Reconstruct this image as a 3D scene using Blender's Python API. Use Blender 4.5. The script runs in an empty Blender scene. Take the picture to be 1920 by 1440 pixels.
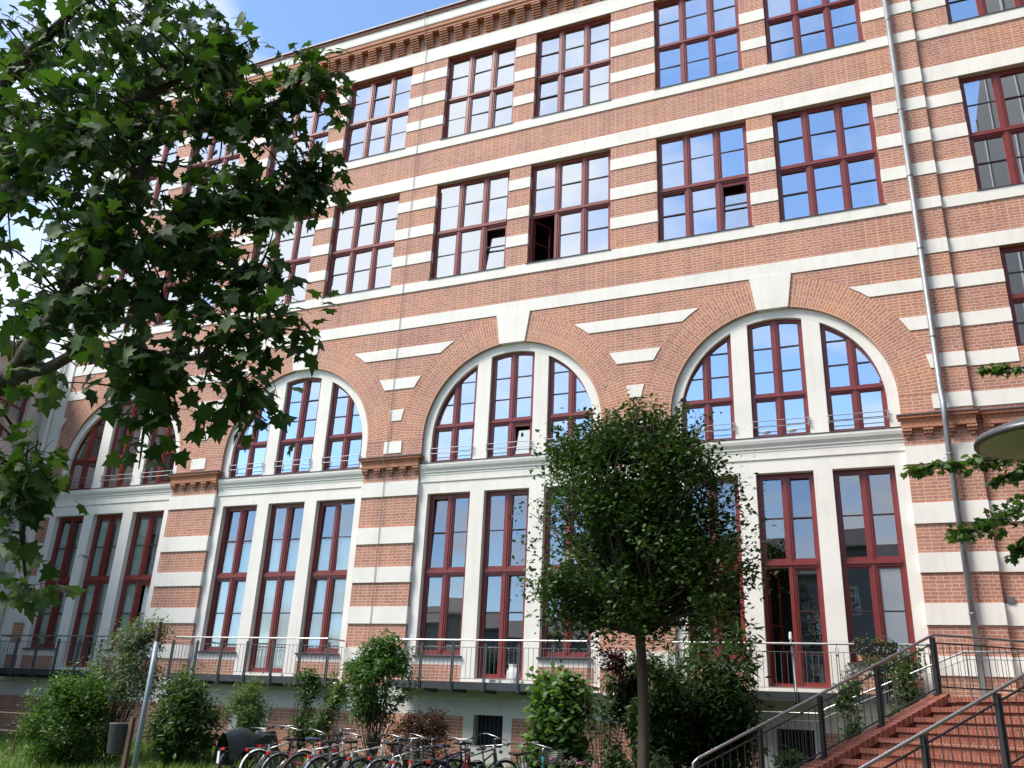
import bpy, math, random
import numpy as np
from mathutils import Vector, Matrix, noise as mnoise

random.seed(7)
RNG = np.random.default_rng(7)
SC = bpy.context.scene
COL = SC.collection
EYE = 1.62                     # eye height above the lawn; the facade was surveyed relative to the eye
R = math.radians

# ------------------------------------------------------------------ camera
F_PX, PITCH, YAW, ROLL = 1624.62, 0.365849, 0.415569, 0.046182
CAM = Vector((0.0, -20.0, EYE))


def unrot(x, y, z):
    c, s = math.cos(ROLL), math.sin(ROLL)
    x, z = c * x - s * z, s * x + c * z
    c, s = math.cos(PITCH), math.sin(PITCH)
    y, z = c * y - s * z, s * y + c * z
    c, s = math.cos(YAW), math.sin(YAW)
    return Vector((c * x - s * y, s * x + c * y, z))


cam_data = bpy.data.cameras.new('camera')
cam = bpy.data.objects.new('camera', cam_data)
COL.objects.link(cam)
rx, fy, uz = unrot(1, 0, 0), unrot(0, 1, 0), unrot(0, 0, 1)
cam.matrix_world = Matrix(((rx.x, uz.x, -fy.x, CAM.x), (rx.y, uz.y, -fy.y, CAM.y), (rx.z, uz.z, -fy.z, CAM.z), (0, 0, 0, 1)))
cam_data.sensor_fit = 'HORIZONTAL'
cam_data.sensor_width = 36.0
cam_data.lens = 36.0 * F_PX / 1920.0
cam_data.clip_start = 0.05
cam_data.clip_end = 2000
SC.camera = cam


def at(px, py, depth):
    """World point seen at photo pixel (px, py), 'depth' metres along the camera axis."""
    d = unrot((px - 960) / F_PX, 1.0, (720 - py) / F_PX)
    return CAM + d * depth


def at_y(px, py, y):
    d = unrot((px - 960) / F_PX, 1.0, (720 - py) / F_PX)
    return CAM + d * ((y + 20.0) / d.y)


# ------------------------------------------------------------------ world, sun, exposure
SUN_EL, SUN_AZ = R(52), R(231)         # sun azimuth clockwise from +Y (so it stands in front of the facade, to its left)
world = bpy.data.worlds.new('World')
SC.world = world
world.use_nodes = True
wn, wl = world.node_tree.nodes, world.node_tree.links
wn.clear()
wo = wn.new('ShaderNodeOutputWorld')
bg = wn.new('ShaderNodeBackground')
bg.inputs['Strength'].default_value = 0.135
sky = wn.new('ShaderNodeTexSky')
sky.sky_type = 'NISHITA'
sky.sun_disc = False
sky.sun_elevation = SUN_EL
sky.sun_rotation = SUN_AZ
sky.air_density = 1.0
sky.dust_density = 0.0
sky.ozone_density = 3.0
wtc = wn.new('ShaderNodeTexCoord')
wsep = wn.new('ShaderNodeSeparateXYZ')
wl.new(wtc.outputs['Generated'], wsep.inputs[0])
wadd = wn.new('ShaderNodeMath'); wadd.operation = 'ADD'; wadd.inputs[1].default_value = 0.22
wl.new(wsep.outputs['Z'], wadd.inputs[0])
wdx = wn.new('ShaderNodeMath'); wdx.operation = 'DIVIDE'
wdy = wn.new('ShaderNodeMath'); wdy.operation = 'DIVIDE'
wl.new(wsep.outputs['X'], wdx.inputs[0]); wl.new(wadd.outputs[0], wdx.inputs[1])
wl.new(wsep.outputs['Y'], wdy.inputs[0]); wl.new(wadd.outputs[0], wdy.inputs[1])
wcmb = wn.new('ShaderNodeCombineXYZ')
wl.new(wdx.outputs[0], wcmb.inputs[0]); wl.new(wdy.outputs[0], wcmb.inputs[1]); wcmb.inputs[2].default_value = 9.2
wno = wn.new('ShaderNodeTexNoise')
wno.inputs['Scale'].default_value = 1.5
wno.inputs['Detail'].default_value = 9
wno.inputs['Roughness'].default_value = 0.55
wl.new(wcmb.outputs[0], wno.inputs['Vector'])
wrp = wn.new('ShaderNodeValToRGB')
wrp.color_ramp.elements[0].position = 0.495
wrp.color_ramp.elements[1].position = 0.64
wdt = wn.new('ShaderNodeVectorMath'); wdt.operation = 'DOT_PRODUCT'; wdt.inputs[1].default_value = (-0.07, -0.03, 0.05)
wl.new(wtc.outputs['Generated'], wdt.inputs[0])
wcv = wn.new('ShaderNodeMath'); wcv.operation = 'ADD'
wl.new(wno.outputs['Fac'], wcv.inputs[0]); wl.new(wdt.outputs['Value'], wcv.inputs[1])
wl.new(wcv.outputs[0], wrp.inputs[0])
wmx = wn.new('ShaderNodeMix'); wmx.data_type = 'RGBA'
wl.new(wrp.outputs['Color'], wmx.inputs['Factor'])
wl.new(sky.outputs[0], wmx.inputs['A'])
wmx.inputs['B'].default_value = (4.5, 4.6, 4.8, 1)
wl.new(wmx.outputs['Result'], bg.inputs['Color'])
wl.new(bg.outputs[0], wo.inputs[0])

sun_d = bpy.data.lights.new('sun', 'SUN')
sun_d.energy = 2.6
sun_d.angle = R(22)
sun_d.color = (1.0, 0.93, 0.85)
sun = bpy.data.objects.new('sun', sun_d)
COL.objects.link(sun)
sdir = Vector((math.sin(SUN_AZ) * math.cos(SUN_EL), math.cos(SUN_AZ) * math.cos(SUN_EL), math.sin(SUN_EL)))
sun.rotation_euler = sdir.to_track_quat('Z', 'Y').to_euler()
sun.location = (-20, -30, 40)

SC.view_settings.view_transform = 'Standard'
SC.view_settings.look = 'None'
SC.view_settings.gamma = 1.0
SC.view_settings.use_curve_mapping = False
SC.view_settings.exposure = 1.2
SC.cycles.max_bounces = 8
SC.cycles.transparent_max_bounces = 12
SC.cycles.use_denoising = True


# ------------------------------------------------------------------ materials
def new_mat(name):
    m = bpy.data.materials.new(name)
    m.use_nodes = True
    return m, m.node_tree.nodes, m.node_tree.links, m.node_tree.nodes['Principled BSDF']


def math_node(n, l, op, a, b=None):
    q = n.new('ShaderNodeMath'); q.operation = op
    for i, v in enumerate((a, b)):
        if v is None:
            continue
        if isinstance(v, (int, float)):
            q.inputs[i].default_value = v
        else:
            l.new(v, q.inputs[i])
    return q.outputs[0]


def mix_rgb(n, l, fac, a, b, blend='MIX'):
    q = n.new('ShaderNodeMix'); q.data_type = 'RGBA'; q.blend_type = blend
    for key, v in (('Factor', fac), ('A', a), ('B', b)):
        if isinstance(v, (int, float)):
            q.inputs[key].default_value = v
        elif isinstance(v, tuple):
            q.inputs[key].default_value = (*v, 1)
        else:
            l.new(v, q.inputs[key])
    return q.outputs['Result']


def ramp(n, l, src, stops):
    q = n.new('ShaderNodeValToRGB')
    while len(q.color_ramp.elements) < len(stops):
        q.color_ramp.elements.new(0.5)
    for e, (p, c) in zip(q.color_ramp.elements, stops):
        e.position = p
        e.color = (*c, 1) if len(c) == 3 else c
    l.new(src, q.inputs[0])
    return q.outputs['Color']


def noise(n, l, vec, scale, detail=4, rough=0.5):
    q = n.new('ShaderNodeTexNoise')
    q.inputs['Scale'].default_value = scale
    q.inputs['Detail'].default_value = detail
    q.inputs['Roughness'].default_value = rough
    if vec is not None:
        l.new(vec, q.inputs['Vector'])
    return q.outputs['Fac']


def plain(name, col, rough=0.6, metal=0.0, var=0.12, scale=3.0, bump=0.0, bscale=40.0, stretch=None):
    m, n, l, b = new_mat(name)
    tc = n.new('ShaderNodeTexCoord')
    vec = tc.outputs['Object']
    if stretch:
        mp = n.new('ShaderNodeMapping'); mp.inputs['Scale'].default_value = stretch
        l.new(vec, mp.inputs['Vector']); vec = mp.outputs[0]
    f = noise(n, l, vec, scale, 6, 0.6)
    lo = tuple(c * (1 - var) for c in col); hi = tuple(min(1, c * (1 + var)) for c in col)
    l.new(ramp(n, l, f, [(0.3, lo), (0.7, hi)]), b.inputs['Base Color'])
    b.inputs['Roughness'].default_value = rough
    b.inputs['Metallic'].default_value = metal
    if bump:
        bp = n.new('ShaderNodeBump'); bp.inputs['Strength'].default_value = bump; bp.inputs['Distance'].default_value = 0.01
        l.new(noise(n, l, vec, bscale, 5, 0.6), bp.inputs['Height']); l.new(bp.outputs[0], b.inputs['Normal'])
    return m


def brick_mat(name, c1, c2, mortar, polar=False, width=0.262, row=0.0768, msize=0.0085, patch=True, squash=0.52, radius=2.95):
    m, n, l, b = new_mat(name)
    tc = n.new('ShaderNodeTexCoord')
    sp = n.new('ShaderNodeSeparateXYZ'); l.new(tc.outputs['Object'], sp.inputs[0])
    cb = n.new('ShaderNodeCombineXYZ')
    if polar:
        r = math_node(n, l, 'SQRT', math_node(n, l, 'ADD', math_node(n, l, 'MULTIPLY', sp.outputs[0], sp.outputs[0]), math_node(n, l, 'MULTIPLY', sp.outputs[2], sp.outputs[2])))
        a = math_node(n, l, 'ARCTAN2', sp.outputs[2], sp.outputs[0])
        l.new(math_node(n, l, 'ADD', math_node(n, l, 'ADD', r, sp.outputs[1]), 10.0), cb.inputs[0])
        l.new(math_node(n, l, 'ADD', math_node(n, l, 'MULTIPLY', a, radius), 20.0), cb.inputs[1])
    else:
        l.new(math_node(n, l, 'ADD', math_node(n, l, 'ADD', sp.outputs[0], sp.outputs[1]), 100.0), cb.inputs[0])
        l.new(math_node(n, l, 'ADD', sp.outputs[2], 7.68), cb.inputs[1])
    # slight wobble so that the courses are not ruled lines
    wob = n.new('ShaderNodeTexNoise'); wob.inputs['Scale'].default_value = 5.0; wob.inputs['Detail'].default_value = 2
    l.new(cb.outputs[0], wob.inputs['Vector'])
    vm = n.new('ShaderNodeVectorMath'); vm.operation = 'SUBTRACT'; vm.inputs[1].default_value = (0.5, 0.5, 0.5)
    l.new(wob.outputs['Color'], vm.inputs[0])
    vs = n.new('ShaderNodeVectorMath'); vs.operation = 'SCALE'; vs.inputs['Scale'].default_value = 0.012
    l.new(vm.outputs[0], vs.inputs[0])
    va = n.new('ShaderNodeVectorMath'); va.operation = 'ADD'
    l.new(cb.outputs[0], va.inputs[0]); l.new(vs.outputs[0], va.inputs[1])
    bt = n.new('ShaderNodeTexBrick')
    l.new(va.outputs[0], bt.inputs['Vector'])
    bt.offset = 0.5; bt.offset_frequency = 2; bt.squash = squash; bt.squash_frequency = 2
    bt.inputs['Scale'].default_value = 1.0
    bt.inputs['Mortar Size'].default_value = msize
    bt.inputs['Mortar Smooth'].default_value = 0.25
    bt.inputs['Bias'].default_value = 0.0
    bt.inputs['Brick Width'].default_value = width
    bt.inputs['Row Height'].default_value = row
    bt.inputs['Color1'].default_value = (*c1, 1)
    bt.inputs['Color2'].default_value = (*c2, 1)
    bt.inputs['Mortar'].default_value = (*mortar, 1)
    col = bt.outputs['Color']
    if patch:
        big = noise(n, l, cb.outputs[0], 0.55, 5, 0.6)
        col = mix_rgb(n, l, 1.0, col, ramp(n, l, big, [(0.32, (0.88, 0.86, 0.9)), (0.5, (1.0, 1.0, 1.0)), (0.68, (1.1, 1.04, 0.92))]), 'MULTIPLY')
        mid = noise(n, l, cb.outputs[0], 2.6, 6, 0.65)
        col = mix_rgb(n, l, ramp(n, l, mid, [(0.58, (0, 0, 0)), (0.78, (0.35, 0.35, 0.35))]), col, (0.54, 0.38, 0.33))
        smp = n.new('ShaderNodeMapping'); smp.inputs['Scale'].default_value = (2.2, 0.16, 1.0)
        l.new(cb.outputs[0], smp.inputs[0])
        stk = noise(n, l, smp.outputs[0], 1.0, 6, 0.65)
        col = mix_rgb(n, l, 1.0, col, ramp(n, l, stk, [(0.30, (0.84, 0.83, 0.82)), (0.48, (1, 1, 1)), (0.72, (1.06, 1.05, 1.04))]), 'MULTIPLY')
        fine = noise(n, l, cb.outputs[0], 22, 3, 0.6)
        col = mix_rgb(n, l, 1.0, col, ramp(n, l, fine, [(0.3, (0.92, 0.92, 0.92)), (0.7, (1.06, 1.06, 1.06))]), 'MULTIPLY')
    l.new(col, b.inputs['Base Color'])
    b.inputs['Roughness'].default_value = 0.85
    bp = n.new('ShaderNodeBump'); bp.inputs['Strength'].default_value = 0.5; bp.inputs['Distance'].default_value = 0.008
    bp.invert = True
    l.new(bt.outputs['Fac'], bp.inputs['Height']); l.new(bp.outputs[0], b.inputs['Normal'])
    return m


def stucco_mat(name, col):
    m, n, l, b = new_mat(name)
    tc = n.new('ShaderNodeTexCoord')
    f1 = noise(n, l, tc.outputs['Object'], 0.9, 6, 0.65)
    c = ramp(n, l, f1, [(0.3, tuple(k * 0.9 for k in col)), (0.55, col), (0.8, tuple(min(1, k * 1.04) for k in col))])
    mp = n.new('ShaderNodeMapping'); mp.inputs['Scale'].default_value = (5.0, 5.0, 0.35)
    l.new(tc.outputs['Object'], mp.inputs[0])
    f2 = noise(n, l, mp.outputs[0], 1.4, 5, 0.6)
    c = mix_rgb(n, l, 1.0, c, ramp(n, l, f2, [(0.25, (0.92, 0.91, 0.89)), (0.5, (1, 1, 1))]), 'MULTIPLY')
    l.new(c, b.inputs['Base Color'])
    b.inputs['Roughness'].default_value = 0.9
    bp = n.new('ShaderNodeBump'); bp.inputs['Strength'].default_value = 0.15; bp.inputs['Distance'].default_value = 0.004
    l.new(noise(n, l, tc.outputs['Object'], 60, 4, 0.6), bp.inputs['Height']); l.new(bp.outputs[0], b.inputs['Normal'])
    return m


def glass_mat(name, base=0.36, tint=(0.93, 0.96, 1.0)):
    m, n, l, b = new_mat(name)
    out = n['Material Output']
    n.remove(b)
    tr = n.new('ShaderNodeBsdfTransparent'); tr.inputs[0].default_value = (0.90, 0.95, 0.93, 1)
    gl = n.new('ShaderNodeBsdfGlossy'); gl.inputs['Roughness'].default_value = 0.0; gl.inputs['Color'].default_value = (*tint, 1)
    # old panes are never quite flat
    tc = n.new('ShaderNodeTexCoord')
    bp = n.new('ShaderNodeBump'); bp.inputs['Strength'].default_value = 0.025; bp.inputs['Distance'].default_value = 0.05
    l.new(noise(n, l, tc.outputs['Object'], 0.9, 0, 0.5), bp.inputs['Height']); l.new(bp.outputs[0], gl.inputs['Normal'])
    fr = n.new('ShaderNodeFresnel'); fr.inputs['IOR'].default_value = 1.6
    fac = math_node(n, l, 'MINIMUM', math_node(n, l, 'ADD', math_node(n, l, 'MULTIPLY', fr.outputs[0], 1.3), base), 0.95)
    mx = n.new('ShaderNodeMixShader')
    l.new(fac, mx.inputs[0]); l.new(tr.outputs[0], mx.inputs[1]); l.new(gl.outputs[0], mx.inputs[2])
    l.new(mx.outputs[0], out.inputs[0])
    return m


def leaf_mat(name, cols, trans=0.35, rough=0.5, tcol=None, spec=0.4):
    """cols: ramp of leaf colours, one picked per leaf."""
    m, n, l, b = new_mat(name)
    out = n['Material Output']
    ge = n.new('ShaderNodeNewGeometry')
    k = len(cols)
    c = ramp(n, l, ge.outputs['Random Per Island'], [(i / max(1, k - 1), q) for i, q in enumerate(cols)])
    l.new(c, b.inputs['Base Color'])
    b.inputs['Roughness'].default_value = rough
    b.inputs['Specular IOR Level'].default_value = spec
    tl = n.new('ShaderNodeBsdfTranslucent')
    l.new(mix_rgb(n, l, 1.0, c, tcol or (1.5, 1.7, 0.6), 'MULTIPLY'), tl.inputs[0])
    mx = n.new('ShaderNodeMixShader'); mx.inputs[0].default_value = trans
    l.new(b.outputs[0], mx.inputs[1]); l.new(tl.outputs[0], mx.inputs[2])
    l.new(mx.outputs[0], out.inputs[0])
    return m


M = {}
M['brick'] = brick_mat('facade_brick', (0.485, 0.217, 0.135), (0.375, 0.158, 0.11), (0.58, 0.44, 0.36))
M['arch_brick'] = brick_mat('arch_brick', (0.50, 0.222, 0.133), (0.395, 0.165, 0.11), (0.59, 0.46, 0.365), polar=True)
M['cap_brick'] = brick_mat('cornice_brick', (0.46, 0.16, 0.075), (0.38, 0.125, 0.065), (0.45, 0.30, 0.21), width=0.12, squash=1.0)
M['stair_brick'] = brick_mat('stair_brick', (0.24, 0.064, 0.036), (0.155, 0.046, 0.029), (0.25, 0.14, 0.105), patch=False)
M['stair_edge'] = brick_mat('stair_edge_brick', (0.25, 0.067, 0.038), (0.17, 0.05, 0.032), (0.28, 0.165, 0.125), width=0.085, row=0.40, msize=0.009, squash=1.0, patch=False)
M['stucco'] = stucco_mat('cream_stucco', (0.79, 0.76, 0.70))
M['plinth'] = stucco_mat('plinth_stucco', (0.66, 0.65, 0.60))
M['cream'] = stucco_mat('neighbour_stucco', (0.62, 0.57, 0.55))
M['grey_house'] = stucco_mat('opposite_stucco', (0.20, 0.215, 0.25))
M['frame'] = plain('red_window_paint', (0.19, 0.03, 0.026), 0.38, var=0.10, scale=4)
M['frame_dark'] = plain('dark_glazing_bar', (0.045, 0.018, 0.02), 0.4)
M['glass'] = glass_mat('window_glass', 0.56, (0.90, 0.95, 1.0))
M['glass_low'] = glass_mat('door_glass', 0.18)
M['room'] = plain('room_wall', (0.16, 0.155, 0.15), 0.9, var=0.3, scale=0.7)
M['dark'] = plain('dark_opening', (0.012, 0.012, 0.013), 0.9)
M['lead'] = plain('lead_sheet', (0.12, 0.11, 0.115), 0.5, 0.3)
M['roof_edge'] = plain('roof_edge_brick', (0.22, 0.085, 0.07), 0.8, var=0.2, scale=8)
M['zinc'] = plain('zinc_pipe', (0.26, 0.275, 0.29), 0.5, 0.45, var=0.30, scale=6, stretch=(1, 1, 0.3))
M['steel'] = plain('stainless_rail', (0.40, 0.40, 0.41), 0.42, 1.0, var=0.04)
M['rail_grey'] = plain('guard_rail_grey', (0.30, 0.31, 0.32), 0.5, 0.5, var=.06)
M['galv'] = plain('galvanised_post', (0.16, 0.17, 0.18), 0.5, 0.55, var=0.15, scale=12)
M['dark_clad'] = plain('dark_cladding', (0.03, 0.028, 0.03), 0.7, var=.2)
M['dark_steel'] = plain('dark_steel', (0.06, 0.065, 0.072), 0.5, 0.4, var=0.15)
M['pole'] = plain('grey_blue_pole_paint', (0.22, 0.28, 0.33), 0.5, 0.2, var=0.14, scale=9)
M['curtain'] = plain('pale_green_curtain', (0.74, 0.88, 0.80), 0.9, var=0.12, scale=2, stretch=(12, 12, 0.4))
M['white_cloth'] = plain('white_curtain', (0.72, 0.73, 0.72), 0.9, var=0.10, scale=2, stretch=(10, 10, 0.4))
M['bamboo_blind'] = plain('bamboo_blind', (0.36, 0.27, 0.14), 0.8, var=0.35, scale=3, stretch=(1, 1, 25))
M['blind'] = plain('venetian_blind', (0.62, 0.62, 0.60), 0.6, var=0.06)
M['grey_board'] = plain('grey_panel', (0.24, 0.27, 0.31), 0.5, var=0.08, scale=1.2)
M['bark'] = plain('bark', (0.055, 0.042, 0.032), 0.9, var=0.35, scale=9, bump=0.8, bscale=30, stretch=(1, 1, 0.3))
M['twig'] = plain('twig_bark', (0.05, 0.035, 0.026), 0.9, var=0.3, scale=12)
M['red_twig'] = plain('brown_red_twig', (0.13, 0.055, 0.04), 0.9, var=0.3, scale=12)
M['bin'] = plain('bin_plastic', (0.055, 0.052, 0.062), 0.55, var=0.12)
M['soil'] = plain('soil', (0.075, 0.055, 0.038), 0.95, var=0.35, scale=3)
M['terracotta'] = plain('terracotta', (0.50, 0.22, 0.12), 0.85, var=0.15, scale=8)
M['white'] = plain('white_plastic', (0.78, 0.78, 0.76), 0.5, var=0.05)
M['black'] = plain('black_rubber', (0.018, 0.018, 0.02), 0.6, var=0.2)
M['tarp'] = plain('dark_green_tarpaulin', (0.012, 0.024, 0.026), 0.5, var=0.3, scale=5)
M['chrome'] = plain('bike_chrome', (0.34, 0.34, 0.36), 0.35, 1.0, var=0.05)
M['red_lens'] = plain('red_reflector', (0.42, 0.012, 0.015), 0.25, var=0.05)
M['lamp_shell'] = plain('lamp_shell', (0.09, 0.09, 0.095), 0.4, 0.4)
M['lamp_glass'] = plain('lamp_cover', (0.33, 0.30, 0.26), 0.35, var=0.06)
M['tile'] = plain('dark_roof_tile', (0.055, 0.05, 0.055), 0.7, var=0.2, scale=6)
M['rust_bin'] = plain('wooden_post', (0.12, 0.075, 0.05), 0.85, var=0.3, scale=14, stretch=(1, 1, 0.2))
M['plane_leaf'] = leaf_mat('plane_tree_leaf', [(0.018, 0.042, 0.011), (0.031, 0.07, 0.015), (0.055, 0.115, 0.025), (0.028, 0.06, 0.017), (0.075, 0.125, 0.045)], 0.28, 0.58, spec=0.22)
M['hornbeam_leaf'] = leaf_mat('hornbeam_leaf', [(0.015, 0.036, 0.009), (0.028, 0.066, 0.014), (0.058, 0.115, 0.026), (0.021, 0.05, 0.012), (0.07, 0.10, 0.03)], 0.24, 0.5)
M['right_leaf'] = leaf_mat('hawthorn_leaf', [(0.035, 0.075, 0.018), (0.06, 0.13, 0.03), (0.085, 0.15, 0.04), (0.05, 0.09, 0.025)], 0.35, 0.45)
M['bush_leaf'] = leaf_mat('bush_leaf', [(0.03, 0.075, 0.014), (0.055, 0.125, 0.022), (0.085, 0.165, 0.03), (0.04, 0.09, 0.02)], 0.35)
M['grey_leaf'] = leaf_mat('grey_green_leaf', [(0.075, 0.105, 0.06), (0.12, 0.16, 0.095), (0.17, 0.20, 0.13), (0.06, 0.09, 0.045)], 0.3)
M['mid_leaf'] = leaf_mat('mid_green_leaf', [(0.028, 0.062, 0.018), (0.05, 0.10, 0.03), (0.09, 0.145, 0.05), (0.035, 0.075, 0.022)], 0.3)
M['feather_leaf'] = leaf_mat('feathery_leaf', [(0.06, 0.11, 0.035), (0.10, 0.165, 0.055), (0.13, 0.19, 0.07)], 0.35)
M['cherry_leaf'] = leaf_mat('cherry_laurel_leaf', [(0.03, 0.075, 0.018), (0.06, 0.13, 0.035), (0.095, 0.18, 0.05)], 0.3, 0.35)
M['hazel_leaf'] = leaf_mat('hazel_leaf', [(0.05, 0.11, 0.03), (0.085, 0.165, 0.05), (0.13, 0.21, 0.07), (0.06, 0.12, 0.035)], 0.35, 0.45)
M['red_leaf'] = leaf_mat('barberry_leaf', [(0.05, 0.022, 0.018), (0.085, 0.04, 0.028), (0.06, 0.05, 0.022), (0.10, 0.045, 0.03)], 0.25, tcol=(1.4, 0.9, 0.6))
M['plum_leaf'] = leaf_mat('purple_plum_leaf', [(0.03, 0.008, 0.01), (0.06, 0.014, 0.016), (0.04, 0.01, 0.012)], 0.25, tcol=(1.6, 0.7, 0.6))
M['bamboo_leaf'] = leaf_mat('bamboo_leaf', [(0.02, 0.045, 0.012), (0.045, 0.085, 0.022), (0.08, 0.13, 0.04), (0.02, 0.04, 0.012)], 0.25)
M['dark_leaf'] = leaf_mat('dark_shrub_leaf', [(0.016, 0.038, 0.012), (0.03, 0.064, 0.018), (0.048, 0.094, 0.026)], 0.24)
M['pot_leaf'] = leaf_mat('pot_plant_leaf', [(0.035, 0.07, 0.02), (0.06, 0.11, 0.03), (0.10, 0.15, 0.06), (0.11, 0.08, 0.03)], 0.3)
M['silver_leaf'] = leaf_mat('silver_trailing_leaf', [(0.16, 0.19, 0.17), (0.24, 0.27, 0.24), (0.10, 0.13, 0.10)], 0.25)
M['grass'] = leaf_mat('grass_blade', [(0.07, 0.14, 0.022), (0.11, 0.20, 0.035), (0.15, 0.24, 0.055), (0.17, 0.20, 0.07)], 0.3)
M['pink_flower'] = leaf_mat('pink_petal', [(0.36, 0.15, 0.24), (0.42, 0.24, 0.32)], 0.3, tcol=(1, 1, 1))


def ground_mat():
    m, n, l, b = new_mat('lawn_ground')
    tc = n.new('ShaderNodeTexCoord')
    f = noise(n, l, tc.outputs['Object'], 0.6, 8, 0.6)
    g = ramp(n, l, noise(n, l, tc.outputs['Object'], 14, 5, 0.7), [(0.3, (0.04, 0.075, 0.018)), (0.7, (0.09, 0.14, 0.035))])
    c = mix_rgb(n, l, ramp(n, l, f, [(0.55, (0, 0, 0)), (0.7, (1, 1, 1))]), g, (0.085, 0.065, 0.045))
    l.new(c, b.inputs['Base Color']); b.inputs['Roughness'].default_value = 0.95
    return m


M['ground'] = ground_mat()


# ------------------------------------------------------------------ mesh helpers
def tag(o, label=None, cat=None, group=None, kind=None):
    if label: o['label'] = label
    if cat: o['category'] = cat
    if group: o['group'] = group
    if kind: o['kind'] = kind
    return o


def empty(name, loc=(0, 0, 0), rz=0.0, label=None, cat=None, group=None):
    o = bpy.data.objects.new(name, None)
    o.empty_display_size = 0.2
    o.location = loc
    o.rotation_euler = (0, 0, rz)
    COL.objects.link(o)
    return tag(o, label, cat, group)


def link_mesh(name, me, mat, parent=None, loc=None, smooth=False):
    o = bpy.data.objects.new(name, me)
    COL.objects.link(o)
    if mat is not None:
        me.materials.append(mat)
    if smooth:
        for p in me.polygons:
            p.use_smooth = True
    if loc is not None:
        o.location = loc
    if parent is not None:
        o.parent = parent
        # geometry is written in world space for unrotated parents at a base point
        if loc is None and parent.get('_base') is not None:
            o.location = -Vector(parent['_base'])
    return o


class MB:
    """Collects quads, boxes, prisms and tubes; build() links them as one mesh object."""

    def __init__(self, dz=0.0):
        self.v, self.f, self.dz = [], [], dz

    def add(self, vs, fs):
        k = len(self.v)
        self.v.extend((x, y, z + self.dz) for x, y, z in vs)
        self.f.extend(tuple(i + k for i in f) for f in fs)

    def box(self, x0, x1, y0, y1, z0, z1):
        self.add([(x0, y0, z0), (x1, y0, z0), (x1, y1, z0), (x0, y1, z0), (x0, y0, z1), (x1, y0, z1), (x1, y1, z1), (x0, y1, z1)],
                 [(0, 3, 2, 1), (4, 5, 6, 7), (0, 1, 5, 4), (1, 2, 6, 5), (2, 3, 7, 6), (3, 0, 4, 7)])

    def quad(self, a, b, c, d):
        self.add([a, b, c, d], [(0, 1, 2, 3)])

    def prism_xz(self, pts, y0, y1):
        """polygon (x, z) counter-clockwise seen from -Y, extruded y0 (front) to y1."""
        n = len(pts)
        vs = [(x, y0, z) for x, z in pts] + [(x, y1, z) for x, z in pts]
        fs = [tuple(range(n)), tuple(range(2 * n - 1, n - 1, -1))]
        fs += [(i, i + n, (i + 1) % n + n, (i + 1) % n) for i in range(n)]
        self.add(vs, fs)

    def prism_x(self, prof, x0, x1):
        """profile (y, z) extruded along X."""
        n = len(prof)
        vs = [(x0, y, z) for y, z in prof] + [(x1, y, z) for y, z in prof]
        fs = [tuple(range(n)), tuple(range(2 * n - 1, n - 1, -1))]
        fs += [(i, (i + 1) % n, (i + 1) % n + n, i + n) for i in range(n)]
        self.add(vs, fs)

    def prism_z(self, pts, z0, z1):
        n = len(pts)
        vs = [(x, y, z0) for x, y in pts] + [(x, y, z1) for x, y in pts]
        fs = [tuple(range(n - 1, -1, -1)), tuple(range(n, 2 * n))]
        fs += [(i, (i + 1) % n, (i + 1) % n + n, i + n) for i in range(n)]
        self.add(vs, fs)

    def obox(self, c, ax, ay, az):
        """box centred at c with half-axis vectors."""
        c, ax, ay, az = Vector(c), Vector(ax), Vector(ay), Vector(az)
        vs = [c + sx * ax + sy * ay + sz * az for sz in (-1, 1) for sx, sy in ((-1, -1), (1, -1), (1, 1), (-1, 1))]
        self.add([tuple(p) for p in vs], [(0, 3, 2, 1), (4, 5, 6, 7), (0, 1, 5, 4), (1, 2, 6, 5), (2, 3, 7, 6), (3, 0, 4, 7)])

    def tube(self, path, r, n=8, cap=True, taper=None):
        path = [Vector(p) for p in path]
        rings = []
        prev = None
        for i, p in enumerate(path):
            t = (path[min(i + 1, len(path) - 1)] - path[max(i - 1, 0)])
            if t.length < 1e-9:
                t = Vector((0, 0, 1))
            t.normalize()
            if prev is None:
                a = t.cross(Vector((0, 0, 1)) if abs(t.z) < 0.9 else Vector((1, 0, 0)))
            else:
                a = prev - t * prev.dot(t)
                if a.length < 1e-6:
                    a = t.orthogonal()
            a.normalize(); prev = a
            b = t.cross(a)
            rr = r[i] if isinstance(r, (list, tuple)) else r
            rings.append([p + (a * math.cos(2 * math.pi * k / n) + b * math.sin(2 * math.pi * k / n)) * rr for k in range(n)])
        vs = [tuple(q) for ring in rings for q in ring]
        fs = []
        for i in range(len(rings) - 1):
            for k in range(n):
                fs.append((i * n + k, i * n + (k + 1) % n, (i + 1) * n + (k + 1) % n, (i + 1) * n + k))
        if cap:
            fs.append(tuple(range(n - 1, -1, -1)))
            fs.append(tuple(range((len(rings) - 1) * n, len(rings) * n)))
        self.add(vs, fs)

    def lathe(self, prof, c=(0, 0, 0), n=24, axis='Z'):
        vs, fs = [], []
        for r, h in prof:
            for k in range(n):
                a = 2 * math.pi * k / n
                if axis == 'Z':
                    vs.append((c[0] + r * math.cos(a), c[1] + r * math.sin(a), c[2] + h))
                else:
                    vs.append((c[0] + r * math.cos(a), c[1] + h, c[2] + r * math.sin(a)))
        for i in range(len(prof) - 1):
            for k in range(n):
                fs.append((i * n + k, i * n + (k + 1) % n, (i + 1) * n + (k + 1) % n, (i + 1) * n + k))
        self.add(vs, fs)

    def build(self, name, mat, parent=None, loc=None, smooth=False):
        me = bpy.data.meshes.new(name)
        me.from_pydata(self.v, [], self.f)
        me.update()
        return link_mesh(name, me, mat, parent, loc, smooth)


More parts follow.
